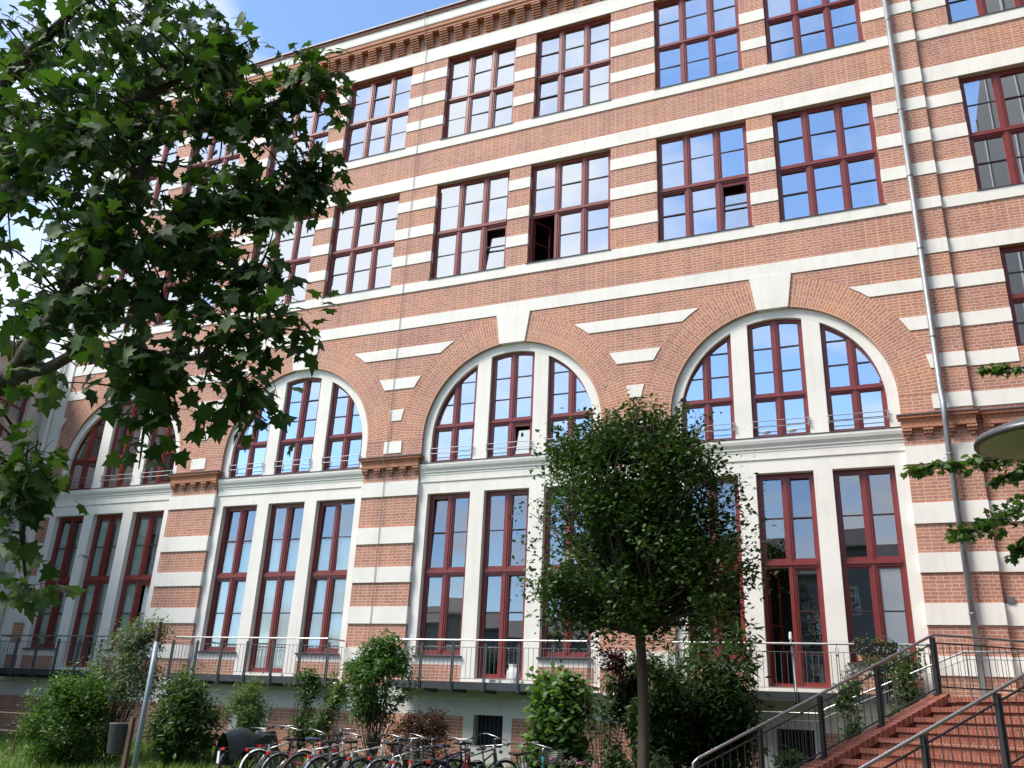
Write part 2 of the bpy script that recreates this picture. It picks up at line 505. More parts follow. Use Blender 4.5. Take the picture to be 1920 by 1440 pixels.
def np_mesh(name, V, F, mat, parent=None, smooth=False, loc=None):
    me = bpy.data.meshes.new(name)
    nv, (nf, k) = len(V), F.shape
    me.vertices.add(nv)
    me.vertices.foreach_set('co', np.ascontiguousarray(V, dtype=np.float32).ravel())
    me.loops.add(nf * k)
    me.polygons.add(nf)
    me.loops.foreach_set('vertex_index', np.ascontiguousarray(F, dtype=np.int32).ravel())
    me.polygons.foreach_set('loop_start', np.arange(0, nf * k, k, dtype=np.int32))
    me.polygons.foreach_set('loop_total', np.full(nf, k, dtype=np.int32))
    me.update(calc_edges=True)
    me.validate()
    return link_mesh(name, me, mat, parent, loc, smooth)


def based(e):
    """Mark an Empty as the base of a thing whose part meshes are written in world space."""
    e['_base'] = tuple(e.location)
    return e


# ------------------------------------------------------------------ ground
def ground_z(x, y):
    t = min(1.0, max(0.0, (y + 7.0) / 6.0))
    return 0.45 * t * t * (3 - 2 * t)


gx = [-300, -120, -60] + [x * 2.0 - 40 for x in range(0, 31)] + [60, 120, 300]
gy = [-300, -120, -60, -40] + [-30 + i for i in range(0, 31)] + [20, 60, 120, 300]
gv, gf = [], []
for yy in gy:
    for xx in gx:
        gv.append((xx, yy, ground_z(xx, yy)))
for j in range(len(gy) - 1):
    for i in range(len(gx) - 1):
        a = j * len(gx) + i
        gf.append((a, a + 1, a + 1 + len(gx), a + len(gx)))
gme = bpy.data.meshes.new('ground')
gme.from_pydata(gv, [], gf)
tag(link_mesh('ground', gme, M['ground'], smooth=True), kind='structure')

# ------------------------------------------------------------------ the brick building
BX0, BX1, WX1 = -26.6, 2.056, 6.4          # left end, step to the right wing, right end
CENT = [-1.951 - 6.925 * k for k in range(4)]
CZ, RI, RE, RG = 7.05, 2.575, 3.35, 2.335   # arch centre height, brick intrados, extrados, glazing radius
building = based(empty('brick_building', (-12.0, 2.0, 0.45), 0,
                       'long red brick building with cream stone bands, arched windows and red window frames', 'building'))
D = EYE


def arc_pts(c, r, a0, a1, n):
    return [(c + r * math.cos(a0 + (a1 - a0) * i / n), CZ + r * math.sin(a0 + (a1 - a0) * i / n)) for i in range(n + 1)]


def wall_grid(mb, x0, x1, z0, z1, y, holes):
    xs = sorted({x0, x1, *[h[0] for h in holes], *[h[1] for h in holes]})
    zs = sorted({z0, z1, *[h[2] for h in holes], *[h[3] for h in holes]})
    xs = [q for q in xs if x0 <= q <= x1]
    zs = [q for q in zs if z0 <= q <= z1]
    for i in range(len(xs) - 1):
        for j in range(len(zs) - 1):
            cx, cz = (xs[i] + xs[i + 1]) / 2, (zs[j] + zs[j + 1]) / 2
            if any(h[0] < cx < h[1] and h[2] < cz < h[3] for h in holes):
                continue
            mb.quad((xs[i], y, zs[j]), (xs[i + 1], y, zs[j]), (xs[i + 1], y, zs[j + 1]), (xs[i], y, zs[j + 1]))


def reveals(mb, h, y0, y1, bottom=True):
    x0, x1, z0, z1 = h
    mb.quad((x0, y0, z0), (x0, y0, z1), (x0, y1, z1), (x0, y1, z0))
    mb.quad((x1, y0, z1), (x1, y0, z0), (x1, y1, z0), (x1, y1, z1))
    mb.quad((x0, y0, z1), (x1, y0, z1), (x1, y1, z1), (x0, y1, z1))
    if bottom:
        mb.quad((x0, y0, z0), (x0, y1, z0), (x1, y1, z0), (x1, y0, z0))


ROWS = [(11.985, 15.348), (16.99, 20.305)]
upper = []                                   # window openings of the two upper rows
for c in CENT:
    for r0, r1 in ((-2.80, -0.340), (0.340, 2.80)):
        for z0, z1 in ROWS:
            upper.append((c + r0, c + r1, z0, z1))
wing_x = [(2.87, 5.33)]
wing = [(a, b, z0, z1) for a, b in wing_x for z0, z1 in ROWS]
wing += [(a + 0.22, b + 0.1, 7.985, 10.487) for a, b in wing_x]
wing += [(a + 0.22, b + 0.1, 1.4, 5.45) for a, b in wing_x[1:]]

# main wall: upper storeys, then spandrels round the arches, then piers
wall = MB(D)
wall_grid(wall, BX0, BX1, 10.30, 22.0, 0.0, upper)
for h in upper:
    reveals(wall, h, 0.0, 0.30)
NA = 40
for k, c in enumerate(CENT):
    pts = arc_pts(c, RI, math.pi, 0, NA)
    for (xa, za), (xb, zb) in zip(pts, pts[1:]):
        wall.quad((xa, 0, za), (xb, 0, zb), (xb, 0, 10.30), (xa, 0, 10.30))
pier_edges = []
right = BX1
for c in CENT:
    pier_edges.append((c + RI, right))
    right = c - RI
pier_edges.append((BX0, right))
for a, b in pier_edges:
    wall_grid(wall, a, b, CZ, 10.30, 0.0, [])
    wall_grid(wall, a, b, 5.80, CZ, 0.0, [])
    # flank of the pier above the ledge (return into the arch recess)
    for x in (a, b):
        if BX0 + 0.1 < x < BX1 - 0.1:
            wall.quad((x, 0, 6.2), (x, 0, CZ), (x, 0.14, CZ), (x, 0.14, 6.2))
    wall_grid(wall, a + (0.01 if a > BX0 + .1 else 0), b - (0.01 if b < BX1 - .1 else 0), 0.25, 5.80, -0.02, [])
    for x in (a + 0.01, b - 0.01):
        wall.quad((x, -0.02, 0.25), (x, -0.02, 5.8), (x, 0.12, 5.8), (x, 0.12, 0.25))
wall.quad((BX1, 0, 0), (BX1, 0, 22.0), (BX1, 0.10, 22.0), (BX1, 0.10, 0))
wall.build('brick_wall', M['brick'], building)

ww = MB(D)
wall_grid(ww, BX1, WX1, -1.3, 22.0, 0.10, wing)
for h in wing:
    reveals(ww, h, 0.10, 0.38)

ww.build('wing_wall', M['brick'], building)

# the wing that comes forward beyond the right edge (mirrored in the panes beside the pipe)
fwg = MB(D); fwg.box(WX1, WX1 + 11, -27.0, 12.0, -1.5, 30.0); fwg.build('side_wing', M['dark_clad'], building)
for yy in (-4.0, -9.0, -14.0, -19.0, -24.0):
    fwg = MB(D); fwg.box(WX1 - .06, WX1 + .05, yy, yy + .35, -1.4, 29.9); fwg.build('pilaster', M['lamp_glass'], building)

# arch rings of radial brick with their soffits, one per bay
for c in CENT:
    a = MB()
    n = 64
    y0 = -0.005
    for i in range(n):
        t0, t1 = math.pi * i / n, math.pi * (i + 1) / n
        if abs((t0 + t1) / 2 - math.pi / 2) < 0.16:
            pass
        p = [(r * math.cos(t), r * math.sin(t)) for r in (RI, RE) for t in (t0, t1)]
        a.quad((p[0][0], y0, p[0][1]), (p[2][0], y0, p[2][1]), (p[3][0], y0, p[3][1]), (p[1][0], y0, p[1][1]))
        a.quad((p[0][0], y0, p[0][1]), (p[1][0], y0, p[1][1]), (p[1][0], 0.16, p[1][1]), (p[0][0], 0.16, p[0][1]))
        a.quad((p[2][0], y0, p[2][1]), (p[2][0], 0.0, p[2][1]), (p[3][0], 0.0, p[3][1]), (p[3][0], y0, p[3][1]))
    a.build('brick_arch', M['arch_brick'], building, loc=Vector((c, 0, CZ + D)) - Vector(building['_base']))
    k = MB(D)
    k.prism_xz([(c - 0.375, 9.60), (c + 0.375, 9.60), (c + 0.51, 10.52), (c - 0.51, 10.52)], -0.035, 0.165)
    k.build('keystone', M['stucco'], building)

# stone bands
def circ_x(z, r=RE):
    return math.sqrt(max(0.0, r * r - (z - CZ) ** 2))


def band(z0, z1, spans, y0=-0.022, y1=0.02, name='stone_band'):
    for x0, x1 in spans:
        m = MB(D)
        m.box(x0, x1, y0, y1, z0, z1)
        m.build(name, M['stucco'], building)


full = [(BX0, BX1 + 0.004)]
fullw = [(BX1 + 0.004, WX1)]
for z0, z1 in ((15.352, 15.792), (20.309, 20.84), (10.487, 10.85)):
    band(z0, z1, full); band(z0, z1, fullw, 0.078, 0.12)
for z0, z1 in ((11.685, 11.982), (16.682, 16.986)):
    band(z0, z1, full, -0.03); band(z0, z1, fullw, 0.07, 0.12)
gaps, wgaps = [], []
edges = sorted([(h[0], h[1]) for h in upper if h[2] < 12])
prev = BX0
for a, b in edges:
    gaps.append((prev, a)); prev = b
gaps.append((prev, BX1 + 0.004))
wgaps = [(BX1 + 0.004, 2.87), (5.33, WX1)]
for z0, z1 in ((12.635, 12.985), (13.575, 13.945), (14.555, 14.91), (17.63, 17.97), (18.58, 18.95), (19.535, 19.92)):
    for i, (x0, x1) in enumerate(gaps):
        m = MB(D)
        m.box(x0 - (0.004 if i else 0), x1 + (0.004 if i < len(gaps) - 1 else 0), -0.022, 0.135, z0, z1)
        m.build('stone_band', M['stucco'], building)
    band(z0, z1, [(a - (.004 if a > 3 else 0), b + .004) for a, b in wgaps], 0.078, 0.235)
# bands cut by the arches
for z0, z1 in ((9.57, 9.885), (8.60, 8.93), (7.64, 7.975)):
    xs0, xs1 = circ_x(z0) + 0.006, circ_x(z1) + 0.006
    zm = (z0 + z1) / 2
    xm = circ_x(zm) + 0.006
    spans = [(CENT[0], None), (CENT[1], CENT[0]), (CENT[2], CENT[1]), (CENT[3], CENT[2]), (None, CENT[3])]
    for l, r in spans:
        m = MB(D)
        if l is not None and r is None:
            m.prism_xz([(l + xs0, z0), (BX1 + .004, z0), (BX1 + .004, z1), (l + xs1, z1), (l + xm, zm)], -0.022, 0.02)
        elif l is None:
            m.prism_xz([(BX0, z0), (r - xs0, z0), (r - xm, zm), (r - xs1, z1), (BX0, z1)], -0.022, 0.02)
        else:
            m.prism_xz([(l + xs0, z0), (r - xs0, z0), (r - xm, zm), (r - xs1, z1), (l + xs1, z1), (l + xm, zm)], -0.022, 0.02)
        m.build('spandrel_band', M['stucco'], building)
    band(z0, z1, [(BX1 + .004, 3.095)], 0.078, 0.235)
band(6.69, 7.03, [((CENT[i] + CENT[i + 1]) / 2 - 0.28 - 0.03, (CENT[i] + CENT[i + 1]) / 2 + 0.25) for i in range(3)] + [(CENT[0] + 3.24, BX1 + .004)])
band(6.69, 7.03, fullw, 0.078, 0.12)
# pier bands of the ground storey
pb = [(a - 0.004, b + 0.004) for a, b in pier_edges]
pb[0] = (pb[0][0], BX1 + 0.006)
pb[-1] = (BX0, pb[-1][1])
for z0, z1 in ((5.455, 5.862), (4.16, 4.605), (3.14, 3.545), (2.09, 2.515), (1.12, 1.495)):
    band(z0, z1, pb, -0.055, 0.13, 'pier_band')
    band(z0, z1, fullw, 0.06, 0.12, 'pier_band')
# cornice with dentils
fz = MB(D)
fz.box(BX0, WX1, -0.27, 0.05, 21.50, 21.66)
fz.box(BX0, WX1, -0.24, 0.05, 21.38, 21.50)
x = BX0 + 0.2
while x < WX1 - 0.3:
    dent = MB(D)
    for i in range(6):
        zz = 20.93 + i * 0.075
        dent.box(x, x + 0.30, -0.045 - 0.034 * i - 0.012, 0.02, zz, zz + 0.055)
        dent.box(x + 0.01, x + 0.29, -0.038 - 0.034 * i, 0.02, zz + 0.055, zz + 0.075)
    dent.build('dentil', M['cap_brick'], building)
    x += 0.554
fz.build('brick_cornice', M['cap_brick'], building)
cn = MB(D)
cn.prism_x([(0.05, 21.66), (-0.29, 21.66), (-0.30, 21.72), (-0.30, 22.02), (0.3, 22.02), (0.3, 21.66)], BX0, WX1)
cn.build('stone_cornice', M['stucco'], building)
re = MB(D)
re.box(BX0 - .02, WX1, -0.34, 12.0, 22.02, 22.14)
re.build('roof_edge', M['roof_edge'], building)
rt = MB(D)
rt.box(BX0 - .06, WX1, -0.39, 12.02, 22.14, 22.19)
rt.build('roof', M['lead'], building)
# end walls and storey floors behind the glass, so that the rooms are rooms
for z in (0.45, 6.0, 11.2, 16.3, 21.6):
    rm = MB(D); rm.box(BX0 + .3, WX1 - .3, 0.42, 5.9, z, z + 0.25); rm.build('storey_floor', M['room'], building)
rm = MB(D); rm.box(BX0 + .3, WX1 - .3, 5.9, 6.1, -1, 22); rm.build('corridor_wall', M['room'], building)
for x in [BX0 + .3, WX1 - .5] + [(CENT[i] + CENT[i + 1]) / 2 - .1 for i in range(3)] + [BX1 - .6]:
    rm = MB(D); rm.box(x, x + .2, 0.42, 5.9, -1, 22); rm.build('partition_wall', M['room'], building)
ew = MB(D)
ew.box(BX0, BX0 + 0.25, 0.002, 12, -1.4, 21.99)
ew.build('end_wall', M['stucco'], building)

# plinth and basement
pl = MB(D)
bas = [(c - 0.52, c + 0.24, -0.70, -0.004) for c in CENT]
wall_grid(pl, BX0, BX1, -1.4, 0.34, -0.06, bas)
for h in bas:
    reveals(pl, h, -0.06, 0.25)
pl.prism_x([(-0.06, 0.34), (-0.09, 0.36), (-0.09, 0.54), (-0.06, 0.58), (0.05, 0.58), (0.05, 0.34)], BX0, BX1)
pl.build('plinth', M['plinth'], building)
bp_ = MB(D)
prevx = BX0
for c in sorted(CENT):
    bp_.box(prevx if prevx == BX0 else prevx, c - 0.79, -0.066, -0.03, -1.4, -0.05)
    prevx = c + 0.47
bp_.box(prevx, BX1, -0.066, -0.03, -1.4, -0.05)
bp_.build('basement_brick', M['brick'], building)
for c in CENT:
    g = MB(D)
    for i in range(7):
        x = c - 0.47 + i * 0.11
        g.tube([(x, 0.05, -0.70), (x, 0.05, -0.004)], 0.009, 6)
    wdw = MB(D); wdw.box(c - 0.52, c + 0.24, 0.22, 0.24, -0.70, -0.004)
    o = wdw.build('basement_window', M['dark'], building)
    g.build('grating', M['dark_steel'], o)
    o.children[0].location = (0, 0, 0)


# ------------------------------------------------------------------ windows
def clip_top(c):
    """z of the glazing arc at x (arch bays)."""
    return lambda x, r=RG: CZ + math.sqrt(max(0.02, r * r - (x - c) ** 2))


def window(x0, x1, z0, z1, y, mull, trans, bars, fw=0.075, arc=None, sill=None, open_pane=None, mat='glass', name='window', label=None,
           curtain=None, seed=0, tilt=None):
    """Casement window: frame (mesh of the part itself), panes, optional sill, curtain. y = front of the frame.
    mull: x of posts; trans: list of (z, half height); bars: thin glazing bars (z)."""
    rnd = random.Random(seed)
    fr = MB(D)
    top = (lambda x: arc(x)) if arc else (lambda x: z1)
    yb = y + 0.09

    def post(xa, xb, za, ya=y, ybk=yb, zt=None, inset=0.0):
        ta = (zt if zt is not None else top(xa)) - inset
        tb = (zt if zt is not None else top(xb)) - inset
        if min(ta, tb) > za + 0.01:
            fr.prism_xz([(xa, za), (xb, za), (xb, tb), (xa, ta)], ya, ybk)

    # outer frame
    post(x0, x0 + fw, z0); post(x1 - fw, x1, z0)
    fr.box(x0 + fw, x1 - fw, y, yb, z0, z0 + fw)
    if arc:
        n = 14
        for i in range(n):
            xa, xb = x0 + (x1 - x0) * i / n, x0 + (x1 - x0) * (i + 1) / n
            fr.prism_xz([(xa, top(xa) - fw * 1.15), (xb, top(xb) - fw * 1.15), (xb, top(xb)), (xa, top(xa))], y + 0.002, yb - 0.002)
    else:
        fr.box(x0 + fw, x1 - fw, y, yb, z1 - fw, z1)
    # posts and transoms, each with a raised moulding
    for mx in mull:
        post(mx - 0.065, mx + 0.065, z0 + fw, y - 0.012, yb - 0.004, inset=(fw if not arc else fw * .6))
        post(mx - 0.02, mx + 0.02, z0 + fw, y - 0.03, y - 0.012, inset=(fw if not arc else fw * .6))
    for tz, th in trans:
        xa, xb = x0 + fw, x1 - fw
        if arc:
            while top(xa) < tz + th and xa < x1: xa += 0.01
            while top(xb) < tz + th and xb > x0: xb -= 0.01
        fr.box(xa, xb, y - 0.016, yb - 0.006, tz - th, tz + th)
        fr.box(xa, xb, y - 0.045, y - 0.016, tz - th * 0.35, tz + th * 0.45)
    # sash rims round every pane, and the panes
    cols = [x0 + fw] + [q for mx in mull for q in (mx - 0.065, mx + 0.065)] + [x1 - fw]
    rows = [z0 + fw] + [q for tz, th in trans for q in (tz - th, tz + th)] + [None]
    panes = MB(D)
    sw = 0.038
    openings = []
    for i in range(0, len(cols), 2):
        for j in range(0, len(rows), 2):
            xa, xb, za, zb = cols[i], cols[i + 1], rows[j], rows[j + 1]
            if zb is None and not arc:
                zb = z1 - fw
            openings.append((i // 2, j // 2, xa, xb, za, zb))
    thin = MB(D)
    for ci, ri, xa, xb, za, zb in openings:
        is_open = open_pane == (ci, ri)
        ta = (top(xa) - fw * 1.1) if zb is None else zb
        tb = (top(xb) - fw * 1.1) if zb is None else zb
        if max(ta, tb) < za + 0.05:
            continue
        if not is_open:
            fr.prism_xz([(xa, za), (xa + sw, za), (xa + sw, max(ta, za + .02)), (xa, max(ta, za + .02))], y + 0.012, yb - 0.01)
            fr.prism_xz([(xb - sw, za), (xb, za), (xb, max(tb, za + .02)), (xb - sw, max(tb, za + .02))], y + 0.012, yb - 0.01)
            fr.box(xa + sw, xb - sw, y + 0.012, yb - 0.01, za, za + sw)
            if zb is not None:
                fr.box(xa + sw, xb - sw, y + 0.012, yb - 0.01, zb - sw, zb)
        tx, tz_ = rnd.gauss(0, 0.011), rnd.gauss(0, 0.011)
        yp = y + 0.05
        if tilt == (ci, ri):
            tz_ = 0.13
            fr.box(xa, xb, y + .02, yb - .012, zb - .10, zb - .04)
        mxp, mzp = (xa + xb) / 2, za
        if is_open:                                  # casement swung into the room about its left edge
            w = xb - xa
            aa = math.radians(62)
            ca, sa = math.cos(aa), math.sin(aa)
            def sw_pt(u, z, off=0.0):
                return (xa + u * ca - off * sa, y + 0.06 + u * sa + off * ca, z)
            panes.quad(sw_pt(.06, za + .06), sw_pt(w - .06, za + .06), sw_pt(w - .06, zb - .06), sw_pt(.06, zb - .06))
            for (u0, u1, q0, q1) in ((0, .07, za, zb), (w - .07, w, za, zb), (.07, w - .07, za, za + .07), (.07, w - .07, zb - .07, zb), (.07, w - .07, (za + zb) / 2 - .015, (za + zb) / 2 + .015)):
                a_, b_, c_, d_ = sw_pt(u0, q0, -.02), sw_pt(u1, q0, -.02), sw_pt(u1, q0, .02), sw_pt(u0, q0, .02)
                fr.add([a_, b_, c_, d_, (*a_[:2], q1), (*b_[:2], q1), (*c_[:2], q1), (*d_[:2], q1)],
                       [(0, 3, 2, 1), (4, 5, 6, 7), (0, 1, 5, 4), (1, 2, 6, 5), (2, 3, 7, 6), (3, 0, 4, 7)])
            continue
        n = 1 if zb is not None else 8
        for s in range(n):
            ua, ub = xa + (xb - xa) * s / n, xa + (xb - xa) * (s + 1) / n
            za_t = zb if zb is not None else max(top(ua) - fw * .9, za + .01)
            zb_t = zb if zb is not None else max(top(ub) - fw * .9, za + .01)
            P = lambda u, z: (u, yp + (u - mxp) * tx + (z - mzp) * tz_, z)
            panes.quad(P(ua, za), P(ub, za), P(ub, zb_t), P(ua, za_t))
        for bz in bars:
            ztop = min(ta, tb) if zb is not None else max(ta, tb)
            if za + 0.1 < bz < ztop - 0.06:
                ba, bb = xa + sw, xb - sw
                if zb is None:
                    while top(ba) - fw * 1.1 < bz + .02 and ba < bb: ba += 0.01
                    while top(bb) - fw * 1.1 < bz + .02 and bb > ba: bb -= 0.01
                if bb - ba > 0.05:
                    thin.box(ba, bb, y + 0.022, y + 0.075, bz - 0.013, bz + 0.013)
    o = fr.build(name, M['frame'], building)
    if label:
        o['label'] = label
    pz = Vector((0, 0, 0))
    q = panes.build('pane', M[mat], o); q.location = pz
    if thin.v:
        q = thin.build('glazing_bar', M['frame_dark'], o); q.location = pz
    if sill:
        s = MB(D)
        s.prism_x([(-0.05, sill - 0.035), (-0.055, sill - 0.015), (y, sill + 0.012), (y, sill - 0.035)], x0 - 0.03, x1 + 0.03)
        q = s.build('sill', M['lead'], o); q.location = pz
    return o


def behind(o, mb, name, mat):
    q = mb.build(name, M[mat], o)
    q.location = (0, 0, 0)
    return q


def curtain_mesh(x0, x1, z0, z1, y, waves=9, amp=0.035):
    m = MB(D)
    n = waves * 6
    for i in range(n):
        a, b = i / n, (i + 1) / n
        ya, yb = y + amp * math.sin(a * waves * 2 * math.pi), y + amp * math.sin(b * waves * 2 * math.pi)
        xa, xb = x0 + (x1 - x0) * a, x0 + (x1 - x0) * b
        m.quad((xa, ya, z0), (xb, yb, z0), (xb, yb, z1), (xa, ya, z1))
    return m


def slat_mesh(x0, x1, z0, z1, y, pitch=0.05):
    m = MB(D)
    z = z1
    while z > z0:
        m.quad((x0, y + 0.012, z), (x1, y + 0.012, z), (x1, y - 0.012, z - pitch * 0.72), (x0, y - 0.012, z - pitch * 0.72))
        z -= pitch
    return m


# upper rows
sd = 0
for c_i, c in enumerate(CENT):
    for s_i, (r0, r1) in enumerate(((-2.80, -0.340), (0.340, 2.80))):
        for r_i, (z0, z1) in enumerate(ROWS):
            sd += 1
            x0, x1 = c + r0, c + r1
            w3 = (x1 - x0) / 3
            zt = z0 + (z1 - z0) * 0.485
            op = (0, 0) if (c_i, s_i, r_i) == (1, 1, 0) else None
            o = window(x0 + .002, x1 - .002, z0 + 0.03, z1 - .002, 0.14, [x0 + w3, x1 - w3], [(zt, 0.075)],
                       [z0 + (zt - z0) * 0.52 + .02, zt + (z1 - zt) * 0.53], sill=z0 + 0.03, open_pane=op, seed=sd, tilt=(2, 0) if (c_i, s_i, r_i) in ((1, 0, 0), (0, 0, 0)) else None)
            if op:
                o['label'] = 'window with its lower left casement swung open'
            if (c_i, s_i, r_i) == (2, 1, 0):
                behind(o, slat_mesh(x0 + .1, x1 - .1, z0 + .08, zt - .05, 0.33), 'venetian_blind', 'blind')
                o['label'] = 'window with white venetian blinds in its lower half'
            if (c_i, s_i, r_i) == (2, 0, 0):
                behind(o, slat_mesh(x0 + .1, x1 - .1, z0 + .08, zt - .05, 0.33), 'venetian_blind', 'blind')
            if (c_i, s_i, r_i) in ((1, 0, 0),):
                behind(o, curtain_mesh(x0 + .1, x0 + 1.0, z0 + .08, z1 - .1, 0.42), 'curtain', 'white_cloth')
                behind(o, curtain_mesh(x1 - .75, x1 - .1, zt, z1 - .1, 0.42, 5), 'curtain', 'white_cloth')
            if (c_i, s_i, r_i) in ((1, 1, 0), (0, 0, 0), (0, 1, 0)):
                behind(o, curtain_mesh(x1 - .22, x1 - .06, z0 + .08, z1 - .1, 0.42, 2), 'curtain', 'white_cloth')
            if r_i == 1 and c_i in (0, 1):
                behind(o, curtain_mesh(x0 + .1, x1 - .1, z0 + (.9 if c_i == 0 else 1.6), z1 - .1, 0.5, 12), 'curtain', 'white_cloth')
for i, (a, b) in enumerate(wing_x):
    for r_i, (z0, z1) in enumerate(ROWS):
        w3 = (b - a) / 3
        zt = z0 + (z1 - z0) * 0.485
        wo_ = window(a + .002, b - .002, z0 + .03, z1 - .002, 0.24, [a + w3, b - w3], [(zt, .075)], [z0 + (zt - z0) * .52, zt + (z1 - zt) * .53], sill=None, seed=90 + i * 3 + r_i)
        s = MB(D); s.prism_x([(0.05, z0 - .005), (0.045, z0 + .015), (0.24, z0 + .042), (0.24, z0 - .005)], a - .03, b + .03)
        behind(wo_, s, 'sill', 'lead')
    a2, b2 = a + .22, b + .1
    w3 = (b2 - a2) / 3
    window(a2 + .002, b2 - .002, 7.99, 10.485, 0.24, [a2 + w3, b2 - w3], [(9.2, .07)], [8.6, 9.85], seed=120 + i)

# arch bays: stucco ring and posts, three windows each with a guard rail, the ledge below
for c_i, c in enumerate(CENT):
    st = MB(D)
    n = 48
    ys, ye = 0.10, 0.26
    for i in range(n):
        t0, t1 = math.pi * i / n, math.pi * (i + 1) / n
        p = [(c + r * math.cos(t), CZ + r * math.sin(t)) for r in (RG, RI + .01) for t in (t0, t1)]
        st.quad((p[0][0], ys, p[0][1]), (p[2][0], ys, p[2][1]), (p[3][0], ys, p[3][1]), (p[1][0], ys, p[1][1]))
        st.quad((p[0][0], ys, p[0][1]), (p[1][0], ys, p[1][1]), (p[1][0], ye, p[1][1]), (p[0][0], ye, p[0][1]))
    for s in (-1, 1):
        xa, xb = sorted((c + s * RG, c + s * (RI + .01)))
        st.quad((xa, ys, 6.34), (xb, ys, 6.34), (xb, ys, CZ), (xa, ys, CZ))
        xi = c + s * RG
        st.quad((xi, ys, 6.34), (xi, ys, CZ), (xi, ye, CZ), (xi, ye, 6.34))
        pa, pb_ = sorted((c + s * 0.645, c + s * 1.05))
        ztop = clip_top(c)
        st.prism_xz([(pa, 6.34), (pb_, 6.34), (pb_, ztop(pb_) + .03), (pa, ztop(pa) + .03)], ys + .002, ye)
    st.build('arch_surround', M['stucco'], building)
    arcf = clip_top(c)
    for w_i, (a, b) in enumerate(((c - RG, c - 1.05), (c - 0.645, c + 0.645), (c + 1.05, c + RG))):
        mid = (a + b) / 2
        o = window(a + .003, b - .003, 6.345, None, 0.205, [mid], [(7.39, 0.06)], [8.04, 8.66], arc=arcf, name='arched_window', seed=200 + c_i * 3 + w_i, fw=0.07, tilt=(1, 0) if (c_i, w_i) == (1, 1) else None)
        g = MB(D)
        for zz in (6.60, 6.745):
            g.tube([(a - .03, 0.055, zz), (b + .03, 0.055, zz)], 0.010, 6)
        for xx in (a + .02, b - .02):
            g.tube([(xx, 0.055, 6.56), (xx, 0.055, 6.78)], 0.012, 6)
            for zz in (6.60, 6.745):
                g.tube([(xx, 0.055, zz), (xx, 0.21, zz)], 0.008, 5)
        behind(o, g, 'guard_rail', 'rail_grey')
    ld = MB(D)
    ld.prism_x([(0.08, 6.33), (-0.05, 6.305), (-0.06, 6.28), (-0.06, 6.24), (-0.04, 6.17), (0.0, 6.11), (0.01, 6.09), (0.01, 6.06), (0.035, 6.05), (0.035, 5.99),
                (0.045, 5.98), (0.045, 5.81), (0.06, 5.79), (0.08, 5.79)], c - RI - .006, c + RI + .006)
    ld.build('ledge', M['stucco'], building)
    lt = MB(D); lt.prism_x([(-0.075, 6.307), (-0.075, 6.321), (0.21, 6.343), (0.21, 6.331), (-0.05, 6.309)], c - RI - .004, c + RI + .004)
    lt.build('ledge_flashing', M['lead'], building)

# ground storey: stucco panel with three tall openings
LOW = []
for c_i, c in enumerate(CENT):
    sp = MB(D)
    ops = [(c - 2.31, c - 1.04, 1.30, 5.49), (c - 0.635, c + 0.635, 0.72, 5.49), (c + 1.04, c + 2.33, 1.30, 5.49)]
    x0, x1 = c - RI - .008, c + RI + .008
    wall_grid(sp, x0, x1, 0.55, 5.80, 0.07, ops)
    for h in ops:
        reveals(sp, h, 0.07, 0.36)
    sp.build('stucco_panel', M['stucco'], building)
    for a, b in ((c - 2.36, c - 1.02), (c + 1.02, c + 2.40)):
        bk = MB(D)
        bk.box(a, b, 0.064, 0.09, 0.66, 1.12)
        bk.build('brick_apron', M['brick'], building)
    for w_i, (a, b, z0, z1) in enumerate(ops):
        mid = (a + b) / 2
        lab = None
        door = w_i == 1
        zz0 = z0 + (0.10 if door else 0.06)
        opn = (0, 0) if (c_i, w_i) == (0, 1) else None
        o = window(a + .003, b - .003, zz0, z1 - .003, 0.235, [mid], [(3.42, 0.085)], [4.46, 2.40] + ([1.49] if not door else [1.49]), mat='glass_low',
                   name='garden_door' if door else 'tall_window', open_pane=opn, seed=300 + c_i * 3 + w_i, fw=0.08, tilt=(1, 0) if (c_i, w_i) == (3, 2) else None)
        s = MB(D)
        if door:
            s.box(a + .004, b - .004, 0.02, 0.30, z0 + .002, z0 + 0.10)
        else:
            s.prism_x([(0.0, z0 + .0), (-0.01, z0 + .03), (0.235, z0 + 0.06), (0.235, z0 + .0)], a - .05, b + .05)
        behind(o, s, 'sill', 'stucco' if door else 'lead')
        if c_i == 2:
            behind(o, curtain_mesh(a + .08, b - .08, zz0 + .05, 4.4, 0.385, 7, .025), 'curtain', 'curtain'); o['label'] = 'tall window hung with pale green curtains'
        if c_i == 3:
            behind(o, curtain_mesh(a + .08, a + .5, zz0 + .05, 5.3, 0.385, 4, .025), 'curtain', 'curtain')
            behind(o, curtain_mesh(b - .5, b - .08, zz0 + .05, 5.3, 0.385, 4, .025), 'curtain', 'white_cloth')
        if (c_i, w_i) == (1, 0):
            behind(o, slat_mesh(a + .08, b - .08, zz0 + .05, 3.33, 0.35, 0.03), 'bamboo_blind', 'bamboo_blind'); o['label'] = 'tall window with brown bamboo blinds in its lower half'
        if (c_i, w_i) == (0, 2):
            p = MB(D); p.box(mid + .07, b - .13, 0.262, 0.275, zz0 + .12, 3.33)
            behind(o, p, 'panel', 'grey_board'); o['label'] = 'tall window with one lower light closed by a grey panel'
        if opn:
            o['label'] = 'garden door with its left leaf standing open'

